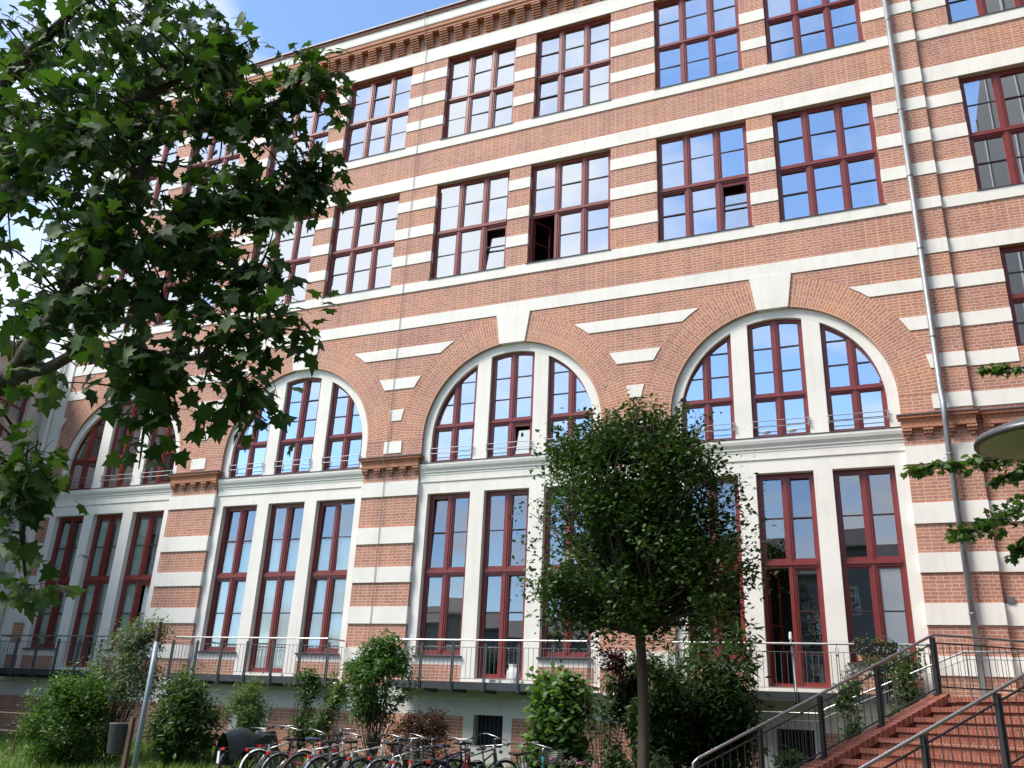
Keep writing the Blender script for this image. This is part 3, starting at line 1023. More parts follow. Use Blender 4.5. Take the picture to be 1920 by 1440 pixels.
# capitals of the piers
def capital(x0, x1, yw=0.0):
    m = MB(D)
    m.box(x0 - .12, x1 + .12, yw - 0.20, yw + .05, 6.46, 6.525)
    m.box(x0 - .06, x1 + .06, yw - 0.15, yw + .05, 6.38, 6.46)
    m.box(x0 - .05, x1 + .05, yw - 0.135, yw + .05, 6.25, 6.38)
    k = max(2, round((x1 - x0) / 0.34))
    for i in range(k):
        cx = x0 + .04 + (x1 - x0 - .08) * i / (k - 1)
        m.box(cx - .10, cx + .10, yw - 0.125, yw + .05, 6.19, 6.25)
        m.box(cx - .09, cx + .09, yw - 0.09, yw + .05, 6.125, 6.19)
        m.box(cx - .055, cx + .055, yw - 0.055, yw + .05, 6.06, 6.125)
    o = m.build('capital', M['cap_brick'], building)
    t = MB(D); t.box(x0 - .14, x1 + .14, yw - 0.225, yw + .04, 6.525, 6.55)
    behind(o, t, 'flashing', 'lead')


for a, b in pier_edges:
    capital(max(a + .04, BX0), min(b - .04, BX1 - .02))
capital(BX1 + .2, WX1, 0.12)

# left end: stucco pilaster, rainwater pipes, lightning conductor, junction box
pq = MB(D); pq.box(BX0 - .02, BX0 + .92, -0.06, 0.05, -1.4, 21.4)
pq.build('corner_pilaster', M['stucco'], building)
dp = MB(D)
dp.tube([(1.47, -0.12, 22.0), (1.47, -0.12, 7.05), (1.47, -0.32, 6.72), (1.47, -0.32, 6.30), (1.47, -0.15, 5.95), (1.47, -0.15, 0.2)], 0.062, 12)
for zz in (19.2, 17.4, 14.55, 12.6, 10.6, 8.35, 5.6, 3.9, 2.3):
    yy = -0.12 if zz > 7 else -0.15
    dp.lathe([(0.072, -.02), (0.076, 0), (0.072, .02)], (1.47, yy, zz), 12)
    dp.box(1.455, 1.485, yy, 0.02, zz - .012, zz + .012)
dp.build('downpipe', M['zinc'], building, smooth=True)
dp = MB(D)
dp.tube([(BX0 + .42, -0.16, 21.4), (BX0 + .42, -0.16, -1.0)], 0.07, 12)
dp.build('downpipe', M['stucco'], building, smooth=True)
lc = MB(D)
lc.tube([(-12.52, -0.41, 22.25), (-12.52, -0.32, 21.6), (-12.52, -0.05, 20.9), (-12.52, -0.04, 6.6), (-12.5, -0.24, 6.56), (-12.5, -0.2, 6.1), (-12.5, -0.075, 5.9), (-12.5, -0.075, 0.3)], 0.008, 5)
lc.build('lightning_conductor', M['zinc'], building)
jb = MB(D); jb.box(2.13, 2.26, 0.03, 0.10, 2.52, 2.64)
jb.build('junction_box', M['galv'], building)

# balconies: slab, brackets, posts, handrail and bars
def balcony(c, half=2.58, d=0.70):
    b = MB(D)
    b.box(c - half, c + half, -d, -0.10, 0.62, 0.70)
    b.box(c - half, c + half, -d - .012, -d + .03, 0.54, 0.705)
    for i in range(7):
        x = c - half + .25 + i * (2 * half - .5) / 6
        b.prism_z([(x - .05, -d + .05), (x + .05, -d + .05), (x + .05, -.1), (x - .05, -.1)], 0.47, 0.62)
    o = b.build('balcony', M['dark_steel'], building)
    po = MB(D); bars = MB(D); hr = MB(D)
    posts = [c - half + .03 + i * (2 * half - .06) / 6 for i in range(7)]
    for x in posts:
        po = MB(D)
        for dx in (-.022, .022):
            po.box(x + dx - .006, x + dx + .006, -d - .045, -d + .015, 0.50, 1.56)
        po.box(x - .03, x + .03, -d - .03, -d - .01, 1.40, 1.44)
        po.tube([(x, -d - .015, 1.56), (x, -d - .015, 1.64)], .007, 5)
        behind(o, po, 'post', 'galv')
    for xa, xb in zip(posts, posts[1:]):
        for zz in (0.78, 1.48):
            bars.box(xa + .03, xb - .03, -d - .02, -d - .008, zz - .006, zz + .006)
        k = 7
        for i in range(1, k):
            x = xa + (xb - xa) * i / k
            bars.tube([(x, -d - .014, 0.78), (x, -d - .014, 1.48)], .006, 5, cap=False)
    for x in (c - half + .03, c + half - .03):
        for zz in (0.78, 1.48):
            bars.box(x - .006, x + .006, -d, -.02, zz - .006, zz + .006)
        for i in range(1, 6):
            y = -d + d * i / 6
            bars.tube([(x, y, 0.78), (x, y, 1.48)], .006, 5, cap=False)
    hr.tube([(c - half + .03, -.03, 1.645), (c - half + .03, -d + .03, 1.645), (c - half + .08, -d - .015, 1.645), (c + half - .08, -d - .015, 1.645), (c + half - .03, -d + .03, 1.645), (c + half - .03, -.03, 1.645)], .021, 8)
    behind(o, bars, 'bars', 'galv'); behind(o, hr, 'handrail', 'steel')


for c in CENT:
    balcony(c)


# ------------------------------------------------------------------ neighbouring houses
def house(name, origin, ang, length, depth, z0, z1, mats, wins, label, cat='building', group=None, roof_over=0.35, ledges=()):
    """Rendered house; the long front runs from origin along 'ang'; wins: (s0, s1, z0, z1)."""
    h = empty(name, (origin[0], origin[1], 0), ang, label, cat, group)
    w = MB()
    wall_grid(w, 0, length, z0, z1, 0.0, wins)
    for q in wins:
        reveals(w, q, 0.0, 0.25)
    w.quad((length, 0, z0), (length, depth, z0), (length, depth, z1), (length, 0, z1))
    w.quad((0, depth, z0), (0, 0, z0), (0, 0, z1), (0, depth, z1))
    w.quad((length, depth, z0), (0, depth, z0), (0, depth, z1), (length, depth, z1))
    w.quad((0, .3, z0), (length, .3, z0), (length, .3, z1), (0, .3, z1))
    w.build('wall', mats[0], h, loc=(0, 0, 0))
    r = MB()
    r.add([(-roof_over, -roof_over, z1), (length + roof_over, -roof_over, z1), (length + roof_over, depth + roof_over, z1), (-roof_over, depth + roof_over, z1),
           (-roof_over, depth * .5, z1 + depth * .22), (length + roof_over, depth * .5, z1 + depth * .22)],
          [(0, 1, 5, 4), (3, 4, 5, 2), (0, 4, 3), (1, 2, 5), (0, 3, 2, 1)])
    rr = r.build('roof', M['tile'], h, loc=(0, 0, 0))
    g = MB(); g.box(-roof_over, length + roof_over, -roof_over - .14, -roof_over, z1 - .10, z1 + .05)
    g.build('gutter', M['lead'], rr, loc=(0, 0, 0))
    for a, b in ledges:
        l = MB(); l.prism_x([(0, a), (-.10, a + .03), (-.14, b), (0, b)], -.02, length + .02)
        l.build('ledge', mats[0], h, loc=(0, 0, 0))
    for s0, s1, q0, q1 in wins:
        f = MB()
        f.box(s0, s0 + .08, .14, .20, q0, q1); f.box(s1 - .08, s1, .14, .20, q0, q1)
        f.box(s0 + .08, s1 - .08, .14, .20, q0, q0 + .08); f.box(s0 + .08, s1 - .08, .14, .20, q1 - .08, q1)
        m_ = (s0 + s1) / 2
        f.box(m_ - .05, m_ + .05, .135, .195, q0 + .08, q1 - .08)
        f.box(s0 + .08, m_ - .05, .137, .195, q0 + (q1 - q0) * .62, q0 + (q1 - q0) * .62 + .08)
        f.box(m_ + .05, s1 - .08, .137, .195, q0 + (q1 - q0) * .62, q0 + (q1 - q0) * .62 + .08)
        fo = f.build('window', mats[1], h, loc=(0, 0, 0))
        p = MB(); p.quad((s0, .17, q0), (s1, .17, q0), (s1, .17, q1), (s0, .17, q1))
        p.build('pane', mats[2], fo, loc=(0, 0, 0))
    return h


# cream wing that joins the left end of the brick building and comes forward
e_ang = math.atan2(0.95, -0.32)
e_len = 6.4
ox, oy = BX0 - .06 + 0.32 * e_len, 0.0 - 0.95 * e_len
lw = []
for s in (0.9, 3.6):
    for a, b in ((e_len - s - 1.7, e_len - s),):
        lw += [(a, b, 9.35, 11.3), (a, b, 5.0, 7.4), (a, b, 1.2, 3.6)]
house('cream_house', (ox, oy), e_ang, e_len, 9.0, -0.5, 12.15, (M['cream'], M['frame'], M['glass_low']), lw,
      'pale pinkish house with dark eaves joining the left end of the brick building', ledges=((8.35, 8.6), (4.3, 4.5)))

# houses across the courtyard, seen mirrored in the lower windows
ow = [(2 + 3.2 * i, 3.5 + 3.2 * i, 2.0 + 3.5 * j, 4.0 + 3.5 * j) for i in range(8) for j in range(3)]
house('courtyard_house', (14.0, -46.0), math.pi, 28.0, 11.0, -0.3, 13.6, (M['grey_house'], M['white'], M['glass_low']), ow,
      'grey rendered house mirrored in the lower panes nearest the brick stairs')
ow = [(1.6 + 3.0 * i, 2.9 + 3.0 * i, 1.8 + 3.3 * j, 3.7 + 3.3 * j) for i in range(7) for j in range(2)]
house('courtyard_house', (-15.0, -50.0), math.pi, 22.5, 10.0, -0.3, 9.4, (M['grey_house'], M['white'], M['glass_low']), ow,
      'lower grey house with dark roof mirrored in the tall curtained windows')

# ------------------------------------------------------------------ brick stairs up to the landing
ST_A = math.atan2(0.6, 0.8)
su, sn = Vector((.8, .6, 0)), Vector((-.6, .8, 0))
SP0 = Vector((.61, -3.3, .66 + EYE))            # inner top edge of the left cheek at the landing
stairs = empty('brick_stairs', (SP0.x, SP0.y, 0), ST_A, 'wide red brick stairs with grey steel railings climbing to the right', 'stairs')
# local frame: x = up the flight, y = to the left (towards the building), z = up; origin at the landing edge
TAN = 0.47
RISE, RUN, NST, SW_ = 0.1625, 0.1625 / 0.47, 13, 4.2
zt = SP0.z - 0.07
st = MB()
for i in range(1, NST + 1):
    zz = zt - RISE * i
    st.box(-RUN * i - .01, -RUN * (i - 1), -SW_, -0.16, -0.6, zz - .075)
treads = MB()
st.build('steps', M['stair_brick'], stairs, loc=(0, 0, 0))
for i in range(0, NST + 1):
    zz = zt - RISE * i
    t = MB()
    x0 = -RUN * i - .045
    t.box(x0, x0 + RUN + .02, -SW_, -0.16, zz - .072, zz)
    t.build('tread', M['stair_edge'], stairs, loc=(0, 0, 0))
ld_ = MB()
ld_.box(0.0, 4.2, -SW_, 0.0, -0.6, zt - .08)
ld_.box(0.29, 4.2, -SW_, 0.0, zt - .078, zt - .002)
ld_.build('landing', M['stair_brick'], stairs, loc=(0, 0, 0))
ck = MB()
L = 5.2


def slope_prism(mb, x0, x1, y0, y1, t0, t1):
    """sloping slab between heights t0..t1 above the cheek line."""
    mb.add([(x0, y0, SP0.z + x0 * TAN + t0), (x1, y0, SP0.z + x1 * TAN + t0), (x1, y1, SP0.z + x1 * TAN + t0), (x0, y1, SP0.z + x0 * TAN + t0),
            (x0, y0, SP0.z + x0 * TAN + t1), (x1, y0, SP0.z + x1 * TAN + t1), (x1, y1, SP0.z + x1 * TAN + t1), (x0, y1, SP0.z + x0 * TAN + t1)],
           [(0, 3, 2, 1), (4, 5, 6, 7), (0, 1, 5, 4), (1, 2, 6, 5), (2, 3, 7, 6), (3, 0, 4, 7)])


ck.add([(-L, -.16, -0.6), (0, -.16, -0.6), (0, 0.16, -0.6), (-L, 0.16, -0.6),
        (-L, -.16, SP0.z - L * TAN - .13), (0, -.16, SP0.z - .13), (0, 0.16, SP0.z - .13), (-L, 0.16, SP0.z - L * TAN - .13)],
       [(0, 3, 2, 1), (4, 5, 6, 7), (0, 1, 5, 4), (1, 2, 6, 5), (2, 3, 7, 6), (3, 0, 4, 7)])
ck.build('cheek_wall', M['stair_brick'], stairs, loc=(0, 0, 0))
cp = MB()
nb = int(L / 0.098)
for i in range(nb):
    x1 = -i * 0.098
    slope_prism(cp, x1 - 0.080, x1, -.205, .205, -.128 - (0.0), .0 + random.uniform(-.003, .003))
cp.build('coping', plain('coping_brick', (0.22, 0.057, 0.037), 0.8, var=0.4, scale=11), stairs, loc=(0, 0, 0))
cm = MB()
slope_prism(cm, -L, 0, -.199, .199, -.122, -.006)
cm.build('coping_mortar', plain('pale_mortar', (0.44, 0.31, 0.25), 0.9), stairs, loc=(0, 0, 0))


def stair_rail(y, x0, x1, bottom_bend=True, land=3.2, h=0.93):
    z = lambda x: SP0.z + min(x, 0) * TAN
    hr = MB()
    path = []
    if bottom_bend:
        path += [(x0 - .03, y, z(x0) + h - .30), (x0 - .03, y, z(x0) + h - .05), (x0 + .05, y, z(x0) + h + .02)]
    path += [(0.0, y, z(0) + h), (land, y, z(0) + h + .0)]
    hr.tube(path, .024, 8)
    o = hr.build('railing', plain('satin_rail_%d' % int(y * 10 + 99), (0.36, 0.36, 0.37), 0.35, 0.9, var=.06), stairs, loc=(0, 0, 0), smooth=True)
    po = MB()
    xs = [x0 + .02 + i * 1.08 for i in range(int(-x0 / 1.08) + 1)]
    xs = [x for x in xs if x < -0.3] + [-0.03, 1.9]
    for x in xs:
        po = MB()
        for dx in (-.022, .022):
            po.box(x + dx - .010, x + dx + .010, y - .035, y + .035, z(x) - .02, z(x) + h - .03)
        po.box(x - .07, x + .07, y - .05, y + .05, z(x) - .025, z(x) + .006)
        q = po.build('post', M['dark_steel'], o); q.location = (0, 0, 0)
    br = MB()
    for t in (.10, .80):
        for xa, xb in list(zip(xs, xs[1:])):
            if xb <= 0:
                br.add([(xa, y - .01, z(xa) + t - .012), (xb, y - .01, z(xb) + t - .012), (xb, y + .01, z(xb) + t - .012), (xa, y + .01, z(xa) + t - .012),
                        (xa, y - .01, z(xa) + t + .012), (xb, y - .01, z(xb) + t + .012), (xb, y + .01, z(xb) + t + .012), (xa, y + .01, z(xa) + t + .012)],
                       [(0, 3, 2, 1), (4, 5, 6, 7), (0, 1, 5, 4), (1, 2, 6, 5), (2, 3, 7, 6), (3, 0, 4, 7)])
            else:
                br.box(xa, xb, y - .01, y + .01, z(0) + t - .012, z(0) + t + .012)
    n = int((xs[-1] - xs[0]) / .125)
    for i in range(n):
        x = xs[0] + .06 + i * .125
        br.tube([(x, y, z(x) + .10), (x, y, z(x) + .80)], .006, 5, cap=False)
    q = br.build('bars', M['dark_steel'], o); q.location = (0, 0, 0)


stair_rail(0.02, -4.42, 0)
stair_rail(-3.72, -4.42, 0)

# handrail of the second flight close to the wall
RX = [(-3.6, .285), (-1.5, .305), (-1.38, .40), (1.166, 1.502), (3.6, 1.51)]
back = based(empty('rear_railing', (-1.0, -1.0, .45), 0, 'slim bright handrail with thin bars running up along the wall behind the stairs', 'railing'))
hb = MB(D); hb.tube([(x, -1.0, z) for x, z in RX], .019, 8); hb.build('handrail', M['steel'], back, smooth=True)
rb = MB(D); rp = MB(D)


def rxz(x):
    for (xa, za), (xb, zb) in zip(RX, RX[1:]):
        if xa <= x <= xb:
            return za + (zb - za) * (x - xa) / (xb - xa)
    return RX[-1][1]


for i in range(58):
    x = -3.55 + i * .125
    z = rxz(x)
    rb.tube([(x, -1.0, z - .80), (x, -1.0, z - .14)], .0055, 5, cap=False)
for i in range(29):
    xa, xb = -3.55 + i * .25, -3.55 + (i + 1) * .25
    for t in (.14, .80):
        rb.tube([(xa, -1.0, rxz(xa) - t), (xb, -1.0, rxz(xb) - t)], .007, 5, cap=False)
for x in (-3.55, -1.45, -.1, 1.2, 2.4, 3.5):
    z = rxz(x)
    rp = MB(D); rp.box(x - .012, x + .012, -1.02, -.98, z - (.95 if x > -1.4 else 1.35), z - .02); rp.build('post', M['galv'], back)
rb.build('bars', M['galv'], back)
fl = based(empty('concrete_flight', (0, -1.0, .45), 0, 'narrow grey concrete flight rising along the foot of the wall', 'stairs'))
fb = MB(D)
for i in range(9):
    x = -1.4 + i * .285
    z = .40 + (1.502 - .40) * (i + .5) / 9 - .95
    fb.box(x, x + .285, -1.05, -.12, -1.2, z)
fb.box(-1.4 + 9 * .285, 3.6, -1.05, -.12, -1.2, .545)
fb.build('flight', M['plinth'], fl)

# ------------------------------------------------------------------ pole, bin, low fence, street lamp
p0 = at_y(262, 1380, -7.0)
gz = ground_z(p0.x, p0.y)
ptop = at_y(297, 1166, -7.0).z
pole = based(empty('metal_pole', (p0.x, p0.y, gz), 0, 'slender blue grey metal pole with a rusty top standing on the lawn', 'pole'))
m = MB(); m.tube([(p0.x, p0.y, gz - .2), (p0.x, p0.y, gz + 1.6), (p0.x, p0.y, ptop - .36)], [.050, .048, .046], 14); m.build('shaft', M['pole'], pole, smooth=True)
m = MB(); m.tube([(p0.x, p0.y, ptop - .36), (p0.x, p0.y, ptop - .12)], [.047, .050], 12)
m.tube([(p0.x, p0.y, ptop - .119), (p0.x, p0.y, ptop)], [.047, .040], 12)
m.build('worn_top', plain('rusty_top', (0.11, 0.06, 0.05), .8, var=.5, scale=14), pole)

b0 = at_y(222, 1385, -5.6)
gz = ground_z(b0.x, b0.y)
bn = based(empty('litter_bin', (b0.x + .25, b0.y, gz), 0, 'dark grey round litter bin hung on a brown wooden post', 'litter bin'))
bz = b0.z
m = MB(); m.lathe([(.0, -.29), (.165, -.29), (.175, -.27), (.215, .25), (.225, .27), (.225, .30), (.20, .30), (.19, .22), (.0, .18)], (b0.x, b0.y, bz), 20); m.build('body', M['bin'], bn, smooth=True)
m = MB(); m.box(b0.x + .24, b0.x + .33, b0.y - .045, b0.y + .045, gz - .1, bz + .42); m.build('post', M['rust_bin'], bn)

fnc = at_y(0, 1336, -4.0)
fx1 = at_y(52, 1340, -4.0).x
fg = ground_z(fx1, -4.0)
fe = based(empty('low_fence', (fx1 - .4, -4.0, fg), 0, 'low brown rail fence at the left edge of the lawn', 'fence'))
m = MB()
for zz in (fnc.z, fnc.z - .40):
    m.tube([(fx1 - 6, -4.0, zz + .02), (fx1 + .6, -4.0, zz)], .02, 8)
m.build('rail', M['rust_bin'], fe)
for x in (fx1 - 3.4, fx1 - 1.8, fx1 - .22):
    m = MB(); m.tube([(x, -4.0, fg - .1), (x, -4.0, fnc.z)], .022, 8); m.build('post', M['rust_bin'], fe)

dl = unrot((1962 - 960) / F_PX, 1, (720 - 826) / F_PX)
lc_ = CAM + dl * 6.0
lr = (at(1832, 812, 6.0) - lc_).length * .93
lamp = based(empty('street_lamp', (lc_.x + .0, lc_.y, 0), 0, 'round flat street lamp with dark rim seen from below at the right edge', 'street lamp'))
m = MB(); m.lathe([(0, .16), (lr * .5, .13), (lr * .96, .035), (lr, .01), (lr, -.015), (lr * .93, -.02)], tuple(lc_), 48); m.build('canopy', M['lamp_shell'], lamp, smooth=True)
m = MB(); m.lathe([(lr * .93, -.019), (lr * .7, -.03), (0.05, -.04)], tuple(lc_), 48); m.build('diffuser', M['lamp_glass'], lamp, smooth=True)
m = MB(); m.tube([(lc_.x, lc_.y, -.1), (lc_.x, lc_.y, 1.0), (lc_.x, lc_.y, lc_.z)], [.07, .055, .045], 14); m.build('post', M['lamp_shell'], lamp, smooth=True)

# ------------------------------------------------------------------ small things on the balconies and window sills
bx = CENT[1] + 1.0
c3 = CENT[1]
q = at_y(962, 1272, -.45)
bag = based(empty('paper_bag', (q.x, -.45, .70 + EYE), 0, 'crumpled white bag standing on the balcony beside the open garden door', 'bag'))
m = MB()
bw, bh = .15, .40
for i, (s0, s1, z0, z1) in enumerate(((1, 1.12, 0, .12), (1.12, 1.05, .12, .25), (1.05, .72, .25, .36), (.72, .82, .36, .43))):
    for k in range(10):
        a0, a1 = 2 * math.pi * k / 10, 2 * math.pi * (k + 1) / 10
        w = lambda a, s, z: (q.x + bw * s * math.cos(a) * (1 + .10 * math.sin(5 * a + z * 20)), -.45 + .09 * s * math.sin(a), .706 + EYE + z)
        m.quad(w(a0, s0, z0), w(a1, s0, z0), w(a1, s1, z1), w(a0, s1, z1))
m.build('body', M['white'], bag)
q2 = at_y(928, 1277, -.5)
cart = based(empty('small_carton', (q2.x, -.5, .70 + EYE), 0, 'small white printed carton lying on the balcony next to the white bag', 'box'))
m = MB(D); m.box(q2.x - .13, q2.x + .13, -.58, -.42, .706, .79); m.build('body', M['white'], cart)
m = MB(D); m.box(q2.x - .09, q2.x + .05, -.583, -.578, .73, .765); m.build('printed_patch', M['grey_board'], cart)

q = at_y(1487, 1240, -.62)
par = based(empty('folded_parasol', (q.x, -.62, .70 + EYE), 0, 'thin white folded parasol pole leaning on the balcony rail before the open door', 'parasol'))
m = MB(D); m.tube([(q.x + .03, -.62, .706), (q.x - .01, -.66, 1.70)], .017, 8); m.build('pole', M['white'], par)
m = MB(D); m.tube([(q.x - .01, -.66, 1.70), (q.x - .012, -.663, 1.74), (q.x - .012, -.665, 1.86), (q.x - .012, -.665, 1.88)], [.018, .036, .030, .01], 10); m.build('tip', M['white'], par)
m = MB(D); m.tube([(q.x - .01, -.66, 1.60), (q.x - .01, -.66, 1.68)], [.032, .034], 10); m.build('clamp', M['black'], par)

candle_at = [(c3 + 4.57 + 2.69 + .0, 0)]
for (px, py, ht, lab) in ((1313, 424, .30, 'leftmost of four white candles in the third window of the middle row'), (1318, 428, .22, 'second white candle of the four in the candle window'),
                          (1326, 424, .28, 'third white candle of the four in the candle window'), (1332, 428, .20, 'rightmost of four white candles in the candle window'),
                          (1543, 388, .24, 'left white candle in the window beside the downpipe'), (1570, 384, .26, 'right white candle in the window beside the downpipe')):
    q = at_y(px, py, .32)
    cd = based(empty('candle', (q.x, .32, 12.09 + EYE), 0, lab, 'candle', 'white candles on the window sills'))
    m = MB(D); m.tube([(q.x, .32, 12.02), (q.x, .32, 12.09 + ht)], .016, 8); m.build('stick', M['white'], cd)
    m = MB(D); m.lathe([(.0, 12.012), (.05, 12.012), (.05, 12.03), (0.0, 12.035)], (q.x, .32, 0), 10); m.build('holder', M['zinc'], cd)
for i, (px, lab) in enumerate(((1437, 'left white dish in the middle window of the right arch'), (1486, 'right white dish in the middle window of the right arch'))):
    q = at_y(px, 808, .36)
    dsh = empty('dish', (q.x, .36, 6.50 + EYE), 0, lab, 'dish', 'white dishes on the arch window sill')
    m = MB(); m.lathe([(.0, -.08), (.06, -.08), (.09, -.04), (.19, .04), (.18, .05), (.0, -.02)], (0, 0, 0), 18); m.build('bowl', M['white'], dsh, loc=(0, 0, 0), smooth=True)


# ------------------------------------------------------------------ foliage
def rot_frames(n, up_bias=0.6, droop=0.0, rng=RNG, face=None):
    """Random leaf frames: columns = length axis, width axis, normal."""
    nrm = rng.normal(size=(n, 3))
    nrm /= np.linalg.norm(nrm, axis=1, keepdims=True)
    nrm[:, 2] = np.abs(nrm[:, 2])
    nrm += np.array([0, 0, up_bias])
    if face is not None:
        nrm += np.asarray(face)
    nrm /= np.linalg.norm(nrm, axis=1, keepdims=True)
    t = rng.normal(size=(n, 3)); t[:, 2] -= droop
    t -= nrm * (t * nrm).sum(1, keepdims=True)
    t /= np.linalg.norm(t, axis=1, keepdims=True)
    w = np.cross(nrm, t)
    return np.stack([t, w, nrm], axis=1)        # rows are the axes


def leaf_template(kind):
    if kind == 'plane':          # five-lobed leaf as a fan, folded and drooping at the tips
        out = [(0.0, 0.0), (0.02, 0.16), (-0.08, 0.40), (0.16, 0.36), (0.24, 0.58), (0.40, 0.34), (0.62, 0.40), (0.60, 0.20), (1.0, 0.0)]
        pts = out + [(x, -y) for x, y in reversed(out[1:-1])]
        c = (0.28, 0.0)
        V = [(c[0], c[1], 0.0)] + [(x, y, -0.35 * (abs(y) ** 1.4) - 0.30 * max(0, x - .3) ** 2 + 0.05 + 0.04 * math.sin(9 * x + 7 * y)) for x, y in pts]
        n = len(pts)
        F = [(0, 1 + i, 1 + (i + 1) % n) for i in range(n)]
    elif kind == 'small':        # short pointed leaf folded along the midrib
        V = [(0, 0, 0), (.35, .28, .07), (1, 0, -.06), (.35, -.28, .07), (.42, 0, 0)]
        F = [(0, 4, 1), (1, 4, 2), (0, 3, 4), (4, 3, 2)]
    elif kind == 'round':
        V = [(0, 0, 0), (.12, .34, .05), (.55, .42, .06), (1, 0, -.08), (.55, -.42, .06), (.12, -.34, .05), (.45, 0, 0)]
        F = [(6, 0, 5), (6, 1, 0), (6, 2, 1), (6, 3, 2), (6, 4, 3), (6, 5, 4)]
    elif kind == 'long':
        V = [(0, 0, 0), (.35, .13, .03), (.72, .09, -.02), (1, 0, -.14), (.72, -.09, -.02), (.35, -.13, .03)]
        F = [(0, 5, 1), (1, 5, 4), (1, 4, 2), (2, 4, 3)]
    elif kind == 'blade':
        V = [(0, .05, 0), (0, -.05, 0), (.5, .04, .08), (.5, -.04, .08), (1, 0, .30)]
        F = [(0, 1, 3), (0, 3, 2), (2, 3, 4)]
    return np.array(V, float), np.array(F, int)


def leaf_cloud(name, pos, size, kind, mat, parent, up=0.6, droop=0.3, frames=None, face=None):
    pos = np.asarray(pos, float)
    n = len(pos)
    V, F = leaf_template(kind)
    Rm = rot_frames(n, up, droop, face=face) if frames is None else frames
    size = np.asarray(size, float).reshape(n, 1, 1)
    P = np.einsum('kj,njd->nkd', V, Rm) * size + pos[:, None, :]
    FF = (F[None] + (np.arange(n) * len(V))[:, None, None]).reshape(-1, F.shape[1])
    return np_mesh(name, P.reshape(-1, 3), FF, mat, parent)


def blob(n, centre, rad, shell=0.55, flat=1.0, rng=RNG):
    """points inside an ellipsoid, denser to its surface."""
    d = rng.normal(size=(n, 3)); d /= np.linalg.norm(d, axis=1, keepdims=True)
    r = (shell + (1 - shell) * rng.random(n)) ** 1.0
    r = np.where(rng.random(n) < 0.25, rng.random(n), r)
    return np.asarray(centre) + d * r[:, None] * np.asarray(rad)


def curve_path(a, b, sag=0.1, n=6, rnd=random):
    a, b = Vector(a), Vector(b)
    L = (b - a).length
    off = Vector((rnd.uniform(-1, 1), rnd.uniform(-1, 1), rnd.uniform(-.3, 1))) * L * sag
    return [a.lerp(b, t) + off * math.sin(math.pi * t) for t in (i / n for i in range(n + 1))]


# --- the large plane tree: trunk beyond the left edge, boughs reaching in
plane_c = at(-330, 1000, 7.2)
ptree = based(empty('plane_tree', (plane_c.x, plane_c.y, 0), 0, 'big plane tree with dark lobed leaves whose boughs hang in at the left', 'tree'))
fork = at(-260, 760, 7.0)
tr = MB()
tr.tube([(plane_c.x, plane_c.y, -.2), (plane_c.x + .03, plane_c.y, .3), (plane_c.x + .05, plane_c.y + .05, 1.6), tuple(fork), tuple(fork + Vector((-.02, .05, .45))), tuple(fork + Vector((-.05, .1, 1.1)))], [.42, .32, .25, .19, .13, .05], 14)
tr.build('trunk', M['bark'], ptree, smooth=True)
bough_px = [   # (px, py, depth) polylines in the photograph, standing at their own distances
    ([(-260, 760, 7.0), (-60, 735, 6.8), (30, 700, 6.5), (75, 640, 6.3), (120, 560, 6.2), (170, 470, 6.2), (205, 415, 6.3), (260, 330, 6.5), (300, 250, 6.8)], [.16, .115, .085, .07, .06, .05, .045, .035, .02]),
    ([(30, 700, 6.5), (90, 690, 6.3), (160, 660, 6.1), (230, 655, 6.0), (310, 668, 5.9), (370, 672, 5.9), (410, 650, 5.9), (470, 610, 6.0), (560, 620, 6.1)], [.07, .045, .034, .028, .024, .02, .016, .012, .006]),
    ([(370, 672, 5.9), (410, 705, 5.9), (440, 740, 5.9), (500, 790, 5.95)], [.017, .012, .009, .005]),
    ([(-260, 760, 7.0), (-120, 560, 7.2), (-20, 400, 7.2), (80, 300, 7.2), (200, 220, 7.2), (330, 150, 7.2), (440, 90, 7.2)], [.17, .12, .09, .07, .05, .03, .012]),
    ([(-120, 560, 7.2), (-80, 330, 7.8), (-10, 180, 8.0), (90, 70, 8.0), (200, -40, 8.0)], [.10, .08, .06, .045, .03]),
    ([(170, 470, 6.2), (250, 470, 6.3), (330, 440, 6.5), (430, 400, 6.7), (520, 370, 6.9), (600, 340, 7.0)], [.04, .035, .028, .022, .016, .008]),
    ([(200, 220, 7.2), (330, 240, 7.0), (450, 220, 6.9), (540, 180, 6.9), (590, 120, 6.9)], [.045, .035, .026, .016, .007]),
    ([(330, 440, 6.5), (400, 480, 6.4), (480, 520, 6.3), (500, 560, 6.3)], [.022, .016, .01, .005]),
    ([(310, 668, 5.9), (290, 720, 5.9), (270, 800, 5.9), (260, 880, 5.9)], [.02, .016, .011, .004]),
    ([(-60, 735, 6.8), (20, 800, 6.0), (50, 900, 5.7), (40, 1000, 5.6), (50, 1100, 5.6)], [.05, .04, .028, .018, .006]),
    ([(120, 560, 6.2), (200, 580, 6.2), (280, 560, 6.2), (350, 570, 6.2)], [.03, .024, .016, .006]),
]
nodes = []
for pts, rad in bough_px:
    b = MB()
    path = [at(*q) for q in pts]
    fine = []
    frad = []
    for i in range(len(path) - 1):
        for k in range(3):
            t = k / 3
            jit = Vector((random.uniform(-1, 1), random.uniform(-1, 1), random.uniform(-1, 1))) * rad[i] * .35
            fine.append(path[i].lerp(path[i + 1], t) + jit); frad.append(rad[i] * (1 - t) + rad[i + 1] * t)
    fine.append(path[-1]); frad.append(rad[-1])
    b.tube(fine, frad, 9)
    b.build('bough', M['bark'], ptree, smooth=True)
    nodes += [(p, r) for p, r in zip(fine, frad) if r < .09]
